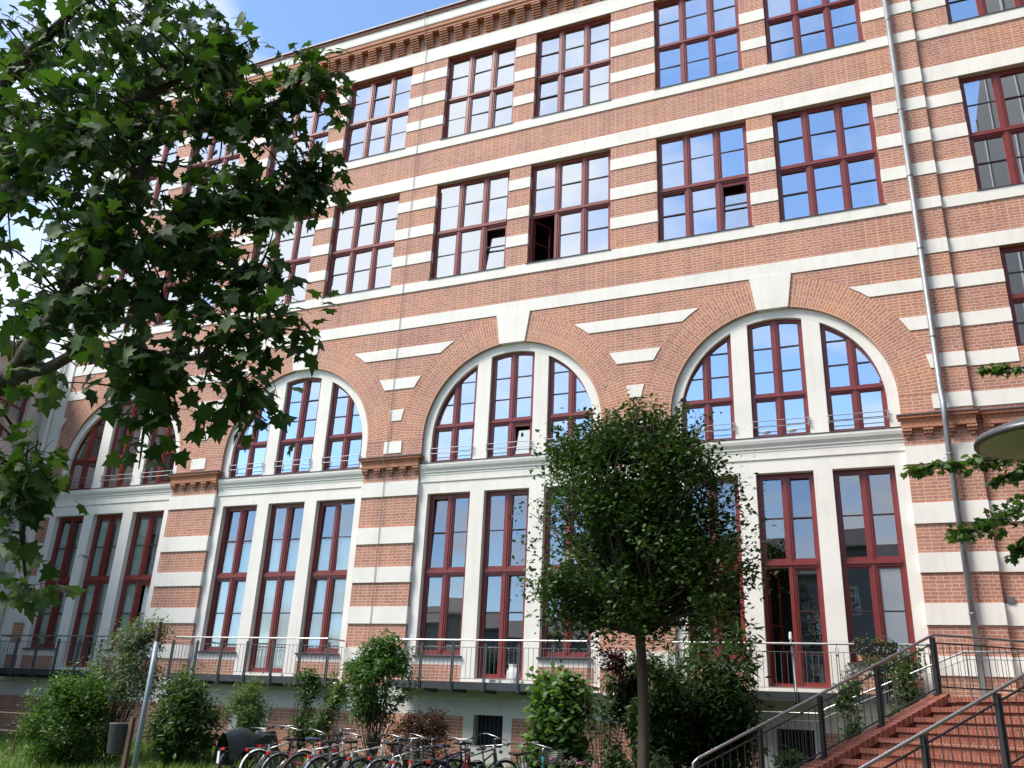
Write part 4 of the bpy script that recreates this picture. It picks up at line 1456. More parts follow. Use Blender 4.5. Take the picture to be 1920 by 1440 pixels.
# twig clusters fill the crown's outline: (centre px, py, half width, half height, clusters, depth range)
areas = [(110, 110, 190, 150, 58, 6.6, 9.0), (330, 70, 150, 110, 28, 6.8, 8.6), (210, 250, 250, 120, 64, 6.0, 8.2), (430, 260, 130, 100, 26, 6.4, 7.6), (560, 220, 80, 70, 16, 6.6, 7.2), (565, 120, 42, 40, 5, 6.8, 7.1),
         (90, 400, 160, 120, 34, 5.9, 7.6), (250, 400, 140, 70, 22, 6.0, 7.2), (400, 380, 130, 60, 20, 6.2, 7.0), (540, 370, 90, 50, 12, 6.6, 7.1), (600, 280, 40, 70, 6, 6.7, 7.1),
         (110, 560, 130, 60, 22, 5.6, 6.9), (300, 520, 110, 60, 14, 5.9, 6.6), (440, 500, 80, 45, 8, 6.1, 6.6), (480, 590, 60, 40, 7, 5.9, 6.3), (430, 560, 60, 40, 6, 5.9, 6.3),
         (60, 690, 90, 45, 9, 5.4, 6.4), (170, 640, 90, 45, 9, 5.3, 6.2), (250, 700, 70, 55, 9, 5.7, 6.1), (330, 640, 60, 40, 4, 5.8, 6.1), (270, 800, 38, 50, 5, 5.8, 6.0), (320, 760, 42, 40, 4, 5.8, 6.0),
         (480, 660, 50, 45, 6, 5.9, 6.2), (570, 640, 35, 22, 3, 6.0, 6.2), (480, 740, 55, 40, 5, 5.8, 6.1), (460, 770, 45, 22, 2, 5.8, 6.0),
         (30, 820, 70, 60, 9, 5.3, 6.0), (70, 880, 40, 55, 6, 5.4, 5.8), (20, 930, 45, 40, 5, 5.3, 5.8), (45, 1075, 30, 45, 3, 5.5, 5.7), (118, 800, 25, 30, 2, 5.5, 5.8), (-100, 300, 140, 330, 50, 6.4, 9.0), (-80, 760, 70, 120, 10, 5.6, 7.0), (150, 470, 150, 70, 22, 5.8, 6.8), (330, 470, 120, 60, 14, 6.0, 6.8), (80, 250, 140, 120, 30, 6.2, 8), (250, 120, 200, 120, 30, 6.6, 8.4), (420, 160, 50, 110, 12, 6.7, 7.6), (520, 300, 120, 60, 14, 6.4, 7.2), (380, 610, 60, 40, 5, 5.8, 6.2), (90, 740, 60, 40, 4, 5.4, 6.0), (20, 1000, 26, 40, 3, 5.4, 5.7), (590, 140, 40, 40, 3, 6.7, 7.1), (620, 230, 30, 34, 3, 6.7, 7.1), (605, 330, 30, 40, 3, 6.7, 7.1), (570, 100, 30, 24, 3, 6.8, 7.0), (540, 430, 60, 36, 3, 6.3, 6.8), (440, 640, 60, 40, 2, 5.8, 6.1), (150, 760, 30, 30, 2, 5.6, 5.9)]
lp, ls, lf = [], [], []
tw = MB()
rndp = random.Random(11)
for cx, cy, hw, hh, n, d0, d1 in areas:
    for _ in range(n):
        while True:
            u, v = rndp.uniform(-1, 1), rndp.uniform(-1, 1)
            if u * u + v * v <= 1: break
        c = at(cx + u * hw, cy + v * hh, rndp.uniform(d0, d1))
        if (cy > 380 and rndp.random() < .12) or mnoise.noise(c * 1.1) < -.30:
            continue
        near = min(nodes, key=lambda q: (q[0] - c).length + q[1] * 3)
        if (near[0] - c).length < 2.2:
            path = curve_path(near[0], c, .12, 6, rndp)
        else:
            path = curve_path(c + Vector((rndp.uniform(-.5, .2), rndp.uniform(-.3, .5), rndp.uniform(-.2, .5))), c, .1, 5, rndp)
        tw.tube(path, [.011 - .0075 * i / (len(path) - 1) for i in range(len(path))], 5, cap=False)
        tip = (path[-1] - path[-2]).normalized()
        k = rndp.randint(6, 9)
        for i in range(k):
            t = i / k
            base = path[-1] - tip * t * .45 if t > .25 else path[-1]
            off = Vector((rndp.gauss(0, 1), rndp.gauss(0, 1), rndp.gauss(0, .7) - .3)).normalized()
            p0_ = base + off * rndp.uniform(.05, .16)
            if i % 2 == 0:
                tw.tube([base, base.lerp(p0_, .5) + Vector((0, 0, .012)), p0_], .0026, 3, cap=False)
            sz = rndp.uniform(.085, .175) * (1.0 if rndp.random() < .8 else .7)
            axis = (off + Vector((0.25, 0, -.75)) * rndp.uniform(.3, 1.0)).normalized()
            nr = Vector((rndp.gauss(0, .8), rndp.gauss(0, .8) - .2, 1.0))
            nr = (nr - axis * nr.dot(axis)).normalized()
            w = nr.cross(axis)
            lp.append(tuple(p0_)); ls.append(sz); lf.append((tuple(axis), tuple(w), tuple(nr)))
tw.build('twigs', M['twig'], ptree)
leaf_cloud('crown', lp, ls, 'plane', M['plane_leaf'], ptree, frames=np.array(lf))
balls = MB()
for _ in range(46):
    i = rndp.randrange(len(lp))
    p = Vector(lp[i])
    q = p + Vector((rndp.uniform(-.05, .05), rndp.uniform(-.05, .05), -rndp.uniform(.08, .16)))
    balls.tube([p, q], .002, 3, cap=False)
    balls.lathe([(0, -.016), (.011, -.011), (.016, 0), (.011, .011), (0, .016)], tuple(q), 8)
balls.build('seed_balls', M['twig'], ptree)


# --- clipped tree in front of the facade
def tree(name, base, ztop_trunk, r0, crown_parts, kind, leaf_sz, mat, label, shoots=0, seed=1, bark='bark', lean=(0, 0), up=.6, inner=True, stems=1, group=None, cat='tree', twig_r=.012, clump_r=.3, dens=1.0, carve=0.0, crook=.03):
    """crown_parts: (centre offset xyz from base, radii, clumps, leaves per clump)."""
    rnd = random.Random(seed)
    rng = np.random.default_rng(seed)
    gz_ = ground_z(base[0], base[1])
    B = Vector((base[0], base[1], gz_))
    t = based(empty(name, B, 0, label, cat, group))
    tr = MB()
    fork = B + Vector((lean[0], lean[1], ztop_trunk))
    for s in range(stems):
        o = Vector((rnd.uniform(-.15, .15), rnd.uniform(-.1, .1), 0)) if stems > 1 else Vector((0, 0, 0))
        path = curve_path(B + o - Vector((0, 0, .15)), fork + o * 2.5, crook if stems == 1 else .08, 6, rnd)
        tr.tube(path, [r0 * (1.25 if i == 0 else 1 - .25 * i / 6) for i in range(7)], 10)
    tr.build('trunk', M[bark], t, smooth=True)
    br = MB()
    P = []
    for off, rad, ncl, npl in crown_parts:
        cc = B + Vector(off)
        cl = blob(ncl, cc, rad, .62, rng=rng)
        for c in cl:
            cv = Vector(c)
            if inner and rnd.random() < .6:
                br.tube(curve_path(fork - Vector((0, 0, rnd.uniform(0, .2))), cv, .12, 5, rnd), [twig_r * (1.6 - 1.3 * i / 5) for i in range(6)], 5, cap=False)
            k = int(npl * dens * rnd.uniform(.6, 1.4))
            q = rng.normal(size=(k, 3)) * clump_r * rnd.uniform(.5, 1.0) * .6
            P.append(c + q)
    frames_extra = []
    for _ in range(shoots):
        off, rad = crown_parts[0][0], crown_parts[0][1]
        a = rnd.uniform(0, 2 * math.pi); rr = rnd.random() ** .5
        s0 = B + Vector(off) + Vector((rad[0] * rr * .95 * math.cos(a), rad[1] * rr * .9 * math.sin(a), rad[2] * math.sqrt(max(.05, 1 - rr * rr * .8)) * .86))
        dirv = Vector((rnd.gauss(0, .25) + .35 * rr * math.cos(a), rnd.gauss(0, .25), 1)).normalized()
        L = rnd.uniform(.25, .8)
        br.tube([s0, s0 + dirv * L * .5, s0 + dirv * L], [.006, .004, .002], 4, cap=False)
        k = int(L * 42)
        P.append(np.array([tuple(s0 + dirv * L * rnd.random() + Vector((rnd.gauss(0, .035), rnd.gauss(0, .035), 0))) for _ in range(k)]))
    P = np.concatenate(P)
    if carve:
        keep = np.array([mnoise.noise(Vector(p) * 1.15 + Vector((seed, 0, 0))) + .5 * mnoise.noise(Vector(p) * 2.6) > -carve for p in P])
        P = P[keep]
    if br.v:
        br.build('branches', M[bark], t)
    leaf_cloud('crown', P, rng.uniform(.7, 1.25, len(P)) * leaf_sz, kind, M[mat], t, up=up)
    return t


tb = at_y(1200, 1330, -5.5)
tbg = ground_z(tb.x, tb.y)
cz = lambda rel: rel + EYE - tbg
tree('hornbeam', (tb.x, tb.y), cz(1.5), .105,
     [((-.10, 0, cz(3.65)), (1.50, 1.4, 1.20), 90, 150), ((-.10, 0, cz(2.5)), (1.72, 1.5, 1.0), 92, 150), ((-1.05, 0, cz(1.95)), (.85, 1.0, .5), 26, 110), ((1.2, .1, cz(2.15)), (.75, 1.0, .75), 32, 110),
      ((.1, 0, cz(4.55)), (.95, 1.0, .62), 30, 110), ((0, .2, cz(3.0)), (1.2, 1.0, 1.2), 56, 140), ((-1.55, 0, cz(3.2)), (.45, .7, .7), 12, 90), ((1.4, 0, cz(3.7)), (.5, .7, .6), 12, 90), ((-1.0, 0, cz(4.65)), (.55, .6, .4), 10, 80), ((1.75, 0, cz(2.7)), (.3, .5, .5), 7, 60), ((.9, 0, cz(4.05)), (.6, .7, .5), 12, 80), ((-1.15, 0, cz(4.3)), (.6, .7, .5), 14, 90), ((.3, 0, cz(5.0)), (.7, .5, .3), 9, 45), ((-.1, -.1, cz(1.72)), (1.0, .9, .34), 22, 90), ((-.9, 0, cz(1.62)), (.5, .6, .25), 8, 70)],
     'small', .10, 'hornbeam_leaf', 'dense dark small-leaved tree with a trimmed crown on a straight trunk before the arches', shoots=170, seed=5, clump_r=.39, carve=.27, crook=.05, twig_r=.018)


# --- shrubs and young trees along the foot of the wall
def shrub_at(px, py, y):
    q = at_y(px, py, y)
    return (q.x, q.y)


def ht(px, py, y):            # height above local ground of a photo point at distance y
    q = at_y(px, py, y)
    return q.z - ground_z(q.x, q.y)


def px_m(px, py, y, w):       # metres for w pixels there
    return (at_y(px + w / 2, py, y) - at_y(px - w / 2, py, y)).length


def bush(name, px0, px1, pytop, y, kind, leaf, mat, label, n=60, per=45, seed=1, low=0.0, lobes=None, stems=4, up=.6, clump=.26, cat='shrub', bark='twig'):
    pc = (px0 + px1) / 2
    base = shrub_at(pc, 1380, y)
    hw = px_m(pc, 1370, y, px1 - px0) / 2 * .84
    H = ht(pc, pytop, y)
    if lobes is None:
        lobes = [((0, 0, low + (H - low) * .46), (hw * .92, hw * .8, (H - low) * .5), n, per), ((hw * .15, -.1, low + (H - low) * .72), (hw * .66, hw * .6, (H - low) * .27), n // 2, per)]
    else:
        lobes = [((ox * hw, 0, H * oz), (rx_ * hw, rx_ * hw * .8, rz_ * H), nn, per) for ox, oz, rx_, rz_, nn in lobes]
    return tree(name, base, max(.25, low + .25), .022, lobes, kind, leaf, mat, label, seed=seed, bark=bark, stems=stems, up=up, cat=cat, twig_r=.007, clump_r=clump, dens=2.2, carve=.32)


bush('bush', 45, 200, 1262, -4.6, 'small', .085, 'bush_leaf', 'rounded bright green bush, largest at the left end of the lawn', 75, 75, 21, clump=.34)
bush('willow_shrub', 135, 278, 1158, -3.6, 'long', .13, 'grey_leaf', 'tall airy grey green shrub standing behind the rounded bush', seed=22, lobes=[(.35, .82, .62, .17, 34), (-.45, .62, .55, .12, 26), (.45, .55, .55, .16, 30), (-.1, .5, .6, .1, 14)], per=38, clump=.3)
bush('laurel_shrub', 276, 402, 1262, -3.4, 'long', .16, 'mid_leaf', 'dark green drooping shrub right of the metal pole', 60, 46, 23, clump=.3)
bush('feathery_shrub', 412, 502, 1284, -2.6, 'long', .09, 'feather_leaf', 'light feathery green shrub left of the parked bicycles', 50, 60, 24, clump=.28)
bush('young_tree', 536, 592, 1262, -2.3, 'small', .09, 'mid_leaf', 'slim young tree with a small round head behind the bicycles, left of its twin', seed=25, lobes=[(0, .86, .9, .15, 22), (.1, .4, .6, .2, 12)], per=42, clump=.2, cat='tree')
bush('young_tree', 586, 644, 1268, -2.3, 'small', .085, 'feather_leaf', 'slim young tree with paler leaves behind the bicycles, right of its twin', seed=26, lobes=[(0, .82, .85, .18, 22), (-.6, .42, .6, .2, 14)], per=42, clump=.2, cat='tree')
bush('cherry_tree', 636, 766, 1192, -2.6, 'long', .15, 'cherry_leaf', 'small bushy tree with drooping leaves on a thin stem before a brick pier', seed=27, lobes=[(.05, .70, .95, .22, 46), (.15, .86, .5, .14, 18), (-.35, .80, .4, .10, 10), (-.2, .52, .7, .12, 18)], per=46, stems=1, clump=.26, cat='tree')
bush('barberry', 716, 852, 1322, -2.4, 'small', .055, 'red_leaf', 'low reddish brown shrub with upright bare twigs behind the bicycles', 60, 45, 28, clump=.24, bark='red_twig')
bush('hazel_bush', 972, 1122, 1262, -2.6, 'round', .13, 'hazel_leaf', 'round leaved light green bush left of the straight tree trunk', 64, 34, 29, clump=.3)
bush('laurel_mass', 1122, 1290, 1240, -3.0, 'long', .15, 'dark_leaf', 'deep dark green shrub right behind the straight tree trunk', 110, 62, 30, clump=.4)
bush('laurel_mass', 1262, 1418, 1250, -2.2, 'long', .15, 'dark_leaf', 'deep dark green shrub between the bamboo and the stairs', 80, 60, 31, clump=.36)
bush('plum_shrub', 1088, 1178, 1165, -3.2, 'small', .085, 'plum_leaf', 'purple leaved shrub peeping out below the trimmed crown', seed=32, lobes=[(0, .90, .55, .07, 8), (.5, .76, .5, .06, 8)], per=34, clump=.22)
bush('leafy_plant', 1560, 1632, 1268, -1.7, 'small', .09, 'mid_leaf', 'loose leafy plant growing between the stairs and the wall', seed=33, lobes=[(0, .5, .8, .45, 26), (.2, .85, .4, .12, 6)], per=22, clump=.2)
bush('leafy_plant', 1660, 1745, 1235, -1.6, 'small', .09, 'pot_leaf', 'tall leafy plant behind the upper post of the stair railing', seed=34, lobes=[(0, .5, .8, .45, 30), (.2, .85, .5, .14, 10)], per=24, clump=.22)
bush('fern_clump', 1440, 1520, 1418, -3.2, 'long', .14, 'feather_leaf', 'pale green fern at the foot of the stair railing', 24, 30, 35, clump=.16)
bush('blue_shrub', 1218, 1262, 1412, -4.4, 'round', .09, 'grey_leaf', 'low blue green plant beside the foot of the straight tree trunk', 14, 26, 36, clump=.14)
bush('ground_shrub', 270, 330, 1352, -2.2, 'small', .08, 'feather_leaf', 'low pale shrub below the drooping shrub by the pole', 20, 30, 37, clump=.2)

# bare reddish twigs of the barberry
# bamboo: culms and long drooping leaves
bb = shrub_at(1330, 1380, -1.9)
bg_ = ground_z(*bb)
bam = based(empty('bamboo', (bb[0], bb[1], bg_), 0, 'tall bamboo clump with long narrow leaves against the tall window', 'bamboo'))
cu = MB(); bp2, bf2 = [], []
rb_ = random.Random(44)
Hb = ht(1320, 1150, -1.9)
for i in range(48):
    a = Vector((bb[0] + rb_.uniform(-.85, .75), bb[1] + rb_.uniform(-.3, .3), bg_ - .1))
    H = Hb * rb_.uniform(.55, 1.0)
    tip = a + Vector((rb_.uniform(-.5, .5), rb_.uniform(-.3, .2), H))
    path = curve_path(a, tip, .05, 7, rb_)
    cu.tube(path, [.011 - .008 * k / 7 for k in range(8)], 5, cap=False)
    for k in range(64):
        t = rb_.uniform(.30, 1.0)
        j = min(6, int(t * 7)); p = path[j].lerp(path[j + 1], t * 7 - j)
        ax = Vector((rb_.gauss(0, 1), rb_.gauss(0, 1), -.1 + rb_.gauss(0, .5))).normalized()
        nr = Vector((rb_.gauss(0, .4), rb_.gauss(0, .4), 1)); nr = (nr - ax * nr.dot(ax)).normalized()
        bp2.append(tuple(p + ax * rb_.uniform(0, .12))); bf2.append((tuple(ax), tuple(nr.cross(ax)), tuple(nr)))
cu.build('culms', M['feather_leaf'], bam)
leaf_cloud('foliage', bp2, [rb_.uniform(.16, .30) for _ in bp2], 'long', M['bamboo_leaf'], bam, frames=np.array(bf2))

# --- boughs of the tree beyond the right edge
rt_c = at(2150, 1000, 7.0)
rtree = based(empty('hawthorn', (rt_c.x, rt_c.y, 0), 0, 'tree with small lobed leaves whose twigs reach in from the right edge', 'tree'))
m = MB(); m.tube([(rt_c.x, rt_c.y, -.2), (rt_c.x, rt_c.y, 1.2), (rt_c.x - .05, rt_c.y, 3.6)], [.16, .12, .08], 12); m.build('trunk', M['bark'], rtree, smooth=True)
rp_, bt_ = [], MB()
rr_ = random.Random(5)
RB = [([(2150, 860, 7.0), (2000, 850, 6.9), (1900, 858, 6.8), (1800, 868, 6.8), (1705, 882, 6.8)], 34, 120), ([(2150, 940, 7.0), (1990, 930, 6.8), (1920, 950, 6.7), (1850, 985, 6.7), (1785, 1005, 6.7)], 40, 120),
      ([(2150, 690, 7.0), (2000, 680, 6.9), (1910, 690, 6.9), (1842, 695, 6.9)], 22, 60), ([(1990, 930, 6.8), (1930, 1010, 6.7), (1900, 1045, 6.7)], 28, 50), ([(2000, 850, 6.9), (1930, 880, 6.8), (1860, 905, 6.8)], 26, 60)]
for pts, spread, n in RB:
    path = [at(*q) for q in pts]
    bt_.tube(path, [.022 - .018 * i / (len(path) - 1) for i in range(len(path))], 6, cap=False)
    for _ in range(int(n * 3.4)):
        i = rr_.randrange(len(path) - 1)
        t = rr_.random()
        p = path[i].lerp(path[i + 1], t)
        taper = .35 + .65 * (1 - (i + t) / (len(path) - 1))
        q = p + Vector((rr_.gauss(0, 1), rr_.gauss(0, 1.2), rr_.gauss(-.15, .8))) * spread * taper * .5 * 6.8 / F_PX
        if rr_.random() < .3:
            bt_.tube([p, q], .003, 3, cap=False)
        rp_.append(tuple(q))
bt_.build('branches', M['twig'], rtree)
leaf_cloud('crown', rp_, [rr_.uniform(.04, .075) for _ in rp_], 'plane', M['right_leaf'], rtree, up=.4, droop=.5)

# --- pots and trailing plants on the right balcony
def pot_plant(px, py, y, z, r, mat, kind, lsz, n, rad, label, name='potted_plant', pot='terracotta', drop=0.0):
    q = at_y(px, py, y)
    t = based(empty(name, (q.x, y, z), 0, label, 'potted plant'))
    m = MB(); m.lathe([(0, 0), (r * .72, 0), (r * .95, r * 1.5), (r * 1.08, r * 1.5), (r * 1.08, r * 1.85), (r * .94, r * 1.85), (r * .9, r * 1.6), (0, r * 1.6)], (q.x, y, z), 18)
    m.build('pot', M[pot], t, smooth=False)
    g = np.random.default_rng(int(px))
    P = blob(n, (q.x, y, z + r * 1.7 + rad[2] * .75 - drop), rad, .3, rng=g)
    leaf_cloud('foliage', P, g.uniform(.7, 1.3, n) * lsz, kind, M[mat], t, up=.4)
    s = MB()
    for i in range(9):
        p = P[g.integers(0, n)]
        s.tube(curve_path((q.x, y, z + r * 1.6), tuple(p), .1, 4), .004, 4, cap=False)
    s.build('stems', M['twig'], t)


pot_plant(1617, 1243, .06, 1.375 + EYE, .09, 'pot_leaf', 'small', .07, 60, (.16, .12, .13), 'terracotta pot with a small green plant on the window sill by the stairs')
pot_plant(1655, 1240, -.30, .705 + EYE, .17, 'mid_leaf', 'long', .11, 520, (.42, .25, .38), 'spreading green potted plant on the balcony floor by the stairs', pot='black')
pot_plant(1705, 1250, -.35, .705 + EYE, .16, 'pot_leaf', 'small', .09, 520, (.34, .25, .42), 'bushy dark potted plant at the right end of the balcony', pot='terracotta')
pot_plant(1600, 1270, -.38, .705 + EYE, .13, 'silver_leaf', 'small', .06, 260, (.26, .2, .22), 'silvery trailing potted plant at the left of the balcony plants', pot='black')
q = at_y(1642, 1208, -.75)
fb_ = based(empty('flower_box', (q.x, -.75, 1.40 + EYE), 0, 'black flower box hung on the handrail of the right balcony', 'flower box'))
m = MB(D); m.add([(q.x - .36, -.86, 1.45), (q.x + .36, -.86, 1.45), (q.x + .36, -.72, 1.45), (q.x - .36, -.72, 1.45), (q.x - .40, -.90, 1.66), (q.x + .40, -.90, 1.66), (q.x + .40, -.70, 1.66), (q.x - .40, -.70, 1.66)],
                 [(0, 3, 2, 1), (0, 1, 5, 4), (1, 2, 6, 5), (2, 3, 7, 6), (3, 0, 4, 7)]); m.build('box', M['black'], fb_)
g = np.random.default_rng(3)
P = np.stack([q.x + g.uniform(-.38, .38, 260), -.80 + g.normal(0, .08, 260), 1.64 + EYE + g.exponential(.06, 260) - .02], 1)
leaf_cloud('foliage', P, g.uniform(.05, .10, 260), 'long', M['pot_leaf'], fb_, up=.2)
P = np.stack([q.x + g.uniform(-.38, .38, 200), -.88 + g.normal(0, .05, 200), 1.60 + EYE - g.exponential(.16, 200)], 1)
leaf_cloud('trailing_stems', P, g.uniform(.04, .08, 200), 'small', M['silver_leaf'], fb_, up=.2)

# --- grass
gr = np.random.default_rng(9)
n = 34000
gxy = np.stack([gr.uniform(-24, -3, n), gr.uniform(-9.5, -.3, n)], 1)
gz_a = np.array([ground_z(a, b) for a, b in gxy])
ax = np.stack([gr.normal(0, .35, n), gr.normal(0, .35, n), np.ones(n)], 1); ax /= np.linalg.norm(ax, axis=1, keepdims=True)
sd_ = np.stack([gr.normal(size=n), gr.normal(size=n), np.zeros(n)], 1)
sd_ -= ax * (sd_ * ax).sum(1, keepdims=True); sd_ /= np.linalg.norm(sd_, axis=1, keepdims=True)
fr_ = np.stack([ax, sd_, np.cross(ax, sd_)], 1)
go = leaf_cloud('grass', np.column_stack([gxy, gz_a - .01]), gr.uniform(.10, .26, n), 'blade', M['grass'], None, frames=fr_)
tag(go, 'uneven green grass of the lawn', 'grass', kind='stuff')

# pink flowers near the last bicycles
fp = at_y(1075, 1425, -4.4)
fl_ = based(empty('flower_clump', (fp.x, fp.y, ground_z(fp.x, fp.y)), 0, 'clump of small pink flowers beside the last bicycles', 'flowers'))
gq = np.random.default_rng(12)
P = np.stack([fp.x + gq.normal(0, .28, 46), fp.y + gq.normal(0, .12, 46), ground_z(fp.x, fp.y) + gq.uniform(.45, .82, 46)], 1)
leaf_cloud('blossoms', np.repeat(P, 4, 0) + gq.normal(0, .015, (184, 3)), np.full(184, .05), 'round', M['pink_flower'], fl_, up=.3)
P2 = np.stack([fp.x + gq.normal(0, .30, 420), fp.y + gq.normal(0, .15, 420), ground_z(fp.x, fp.y) + gq.uniform(.0, .75, 420)], 1)
leaf_cloud('foliage', P2, np.full(420, .06), 'small', M['mid_leaf'], fl_)
s = MB()
for p in P:
    s.tube([(p[0], p[1], ground_z(fp.x, fp.y) - .02), tuple(p)], .003, 4, cap=False)
s.build('stems', M['mid_leaf'], fl_)

# ------------------------------------------------------------------ bicycles
PAINT = {}


def paint(key, col, metal=.2):
    if key not in PAINT:
        PAINT[key] = plain('bike_paint_' + key, col, .3, metal, var=.08)
    return PAINT[key]


def bike(x, y, heading, lean, col, label, style='city', extras=(), gset='bicycles parked in a row before the wall'):
    """local: +X forward, rear hub at origin height .34, front hub at x = 1.06"""
    gz_ = ground_z(x, y)
    b = empty('bicycle', (x, y, gz_), 0, label, 'bicycle', gset)
    b.rotation_euler = (lean, 0, heading)
    pm = paint(*col)
    r = .335
    Z0 = (0, 0, 0)
    seat_top = (.16, 0, .86); bbk = (.42, 0, .29); head_t = (.80, 0, .86); head_b = (.855, 0, .66)
    m = MB()
    if style == 'mtb':
        m.tube([(.215, 0, .74), head_t], .017, 8)
    elif style == 'step':
        m.tube([(.30, 0, .52), (.5, 0, .47), (.66, 0, .55), (.835, 0, .74)], .018, 8)
    else:
        m.tube([(.235, 0, .70), head_t], .016, 8)
    m.tube([bbk, head_b], .019, 8)
    m.tube([bbk, (.19, 0, .78)], .017, 8)
    for s in (-1, 1):
        m.tube([(.42, s * .03, .29), (0, s * .06, r)], .010, 6)
        m.tube([(.225, s * .02, .70), (0, s * .06, r)], .009, 6)
        m.tube([(.87, s * .035, .60), (.93, s * .05, .48), (1.06, s * .05, r)], .012, 6)
    m.tube([(.79, 0, .90), (.87, 0, .60)], .021, 8)
    m.build('frame', pm, b, loc=Z0, smooth=True)
    w = MB()
    for wx in (0, 1.06):
        w = MB()
        N = 28
        w.tube([(wx + (r - .018) * math.cos(2 * math.pi * i / N), 0, r + (r - .018) * math.sin(2 * math.pi * i / N)) for i in range(N + 1)], .019, 7, cap=False)
        wo_ = w.build('wheel', M['black'], b, loc=Z0, smooth=True)
        k = MB()
        k.tube([(wx + (r - .045) * math.cos(2 * math.pi * i / N), 0, r + (r - .045) * math.sin(2 * math.pi * i / N)) for i in range(N + 1)], .011, 5, cap=False)
        k.tube([(wx, -.05, r), (wx, .05, r)], .022, 8)
        for i in range(18):
            a = 2 * math.pi * i / 18
            k.tube([(wx, .03 if i % 2 else -.03, r), (wx + (r - .05) * math.cos(a), 0, r + (r - .05) * math.sin(a))], .0016, 3, cap=False)
        k.build('rim', M['chrome'], wo_, loc=Z0)
    s = MB()
    s.tube([(.195, 0, .76), (.155, 0, .93)], .013, 8)
    sp_ = [(.02, .075), (.06, .085), (.13, .07), (.20, .035), (.29, .018)]
    vs, fs = [], []
    for xx, hw in sp_:
        vs += [(xx, -hw, .955), (xx, hw, .955), (xx, hw * .8, .915), (xx, -hw * .8, .915)]
    for i in range(len(sp_) - 1):
        for k in range(4):
            fs.append((i * 4 + k, i * 4 + (k + 1) % 4, (i + 1) * 4 + (k + 1) % 4, (i + 1) * 4 + k))
    fs += [(3, 2, 1, 0), tuple(range(16, 20))]
    s.add(vs, fs)
    s.build('saddle', paint('blue_saddle', (.06, .07, .16)) if 'bluesaddle' in extras else M['black'], b, loc=Z0)
    h = MB()
    if style == 'mtb':
        h.tube([(.79, 0, .90), (.80, 0, .97), (.86, 0, .985)], .014, 8)
        h.tube([(.83, -.30, .99), (.86, -.12, .985), (.86, .12, .985), (.83, .30, .99)], .012, 8)
    else:
        h.tube([(.79, 0, .90), (.77, 0, 1.02), (.83, 0, 1.05)], .014, 8)
        h.tube([(.58, -.28, 1.05), (.72, -.27, 1.08), (.83, -.10, 1.06), (.83, .10, 1.06), (.72, .27, 1.08), (.58, .28, 1.05)], .011, 8)
    ho = h.build('handlebar', M['chrome'], b, loc=Z0, smooth=True)
    g_ = MB()
    for sy in (-1, 1):
        if style == 'mtb':
            g_.tube([(.845, sy * .19, .988), (.828, sy * .305, .99)], .017, 8)
        else:
            g_.tube([(.66, sy * .276, 1.067), (.57, sy * .281, 1.048)], .017, 8)
        g_.tube([(.80, sy * .16, 1.01 if style == 'mtb' else 1.075), (.92, sy * .22, .98 if style == 'mtb' else 1.05)], .006, 5)
    g_.build('grips', paint('cream_grip', (.55, .48, .38)) if 'creamgrip' in extras else M['black'], ho, loc=Z0)
    c = MB()
    c.lathe([(.09, -.005), (.095, 0), (.09, .005)], (.42, -.045, .29), 20, axis='Y')
    c.tube([(.42, -.06, .29), (.50, -.07, .14)], .011, 6); c.tube([(.42, .06, .29), (.34, .07, .44)], .011, 6)
    c.box(.46, .55, -.16, -.08, .125, .15); c.box(.29, .38, .08, .16, .43, .455)
    c.build('crank', M['galv'], b, loc=Z0)
    if style != 'mtb' or 'guard' in extras:
        gmat = M['chrome'] if 'chromeguard' in extras else (M['white'] if 'whiteguard' in extras else M['black'])
        for wx, a0, a1 in ((0, 40, 205), (1.06, 15, 165)):
            f = MB()
            R_ = r + .022
            for i in range(14):
                t0, t1 = math.radians(a0 + (a1 - a0) * i / 14), math.radians(a0 + (a1 - a0) * (i + 1) / 14)
                for (ya, yb, da, db) in ((-.028, -.012, -.008, .004), (-.012, .012, .004, .004), (.012, .028, .004, -.008)):
                    f.quad((wx + (R_ + da) * math.cos(t0), ya, r + (R_ + da) * math.sin(t0)), (wx + (R_ + da) * math.cos(t1), ya, r + (R_ + da) * math.sin(t1)),
                           (wx + (R_ + db) * math.cos(t1), yb, r + (R_ + db) * math.sin(t1)), (wx + (R_ + db) * math.cos(t0), yb, r + (R_ + db) * math.sin(t0)))
            f.build('mudguard', gmat, b, loc=Z0, smooth=True)
    if style != 'mtb':
        k = MB()
        for sy in (-1, 1):
            k.tube([(.17, sy * .04, .715), (-.25, sy * .055, .70)], .006, 5)
            k.tube([(-.05, sy * .055, .705), (0, sy * .065, r)], .005, 5)
        for xx in (-.25, -.12, .02, .14):
            k.tube([(xx, -.055, .702), (xx, .055, .702)], .005, 5)
        k.build('luggage_rack', M['galv'], b, loc=Z0)
        l = MB(); l.box(-.285, -.255, -.05, .05, .655, .705)
        l.build('rear_light', M['red_lens'], b, loc=Z0)
        l = MB(); l.lathe([(0, -.03), (.03, -.02), (.036, .03), (0, .036)], (.93, 0, .80), 10); l.build('headlight', M['chrome'], b, loc=Z0)
    if 'basket' in extras:
        k = MB()
        x0_, x1_, hw, z0_, z1_ = (.86, 1.12, .17, .80, 1.02)
        for t in range(7):
            zz = z0_ + (z1_ - z0_) * t / 6
            k.tube([(x0_, -hw, zz), (x1_, -hw, zz), (x1_, hw, zz), (x0_, hw, zz), (x0_, -hw, zz)], .004, 4, cap=False)
        for i in range(8):
            yy = -hw + 2 * hw * i / 7
            k.tube([(x0_, yy, z1_), (x0_, yy, z0_), (x1_, yy, z0_), (x1_, yy, z1_)], .003, 4, cap=False)
        k.build('basket', M['dark_steel'], b, loc=Z0)
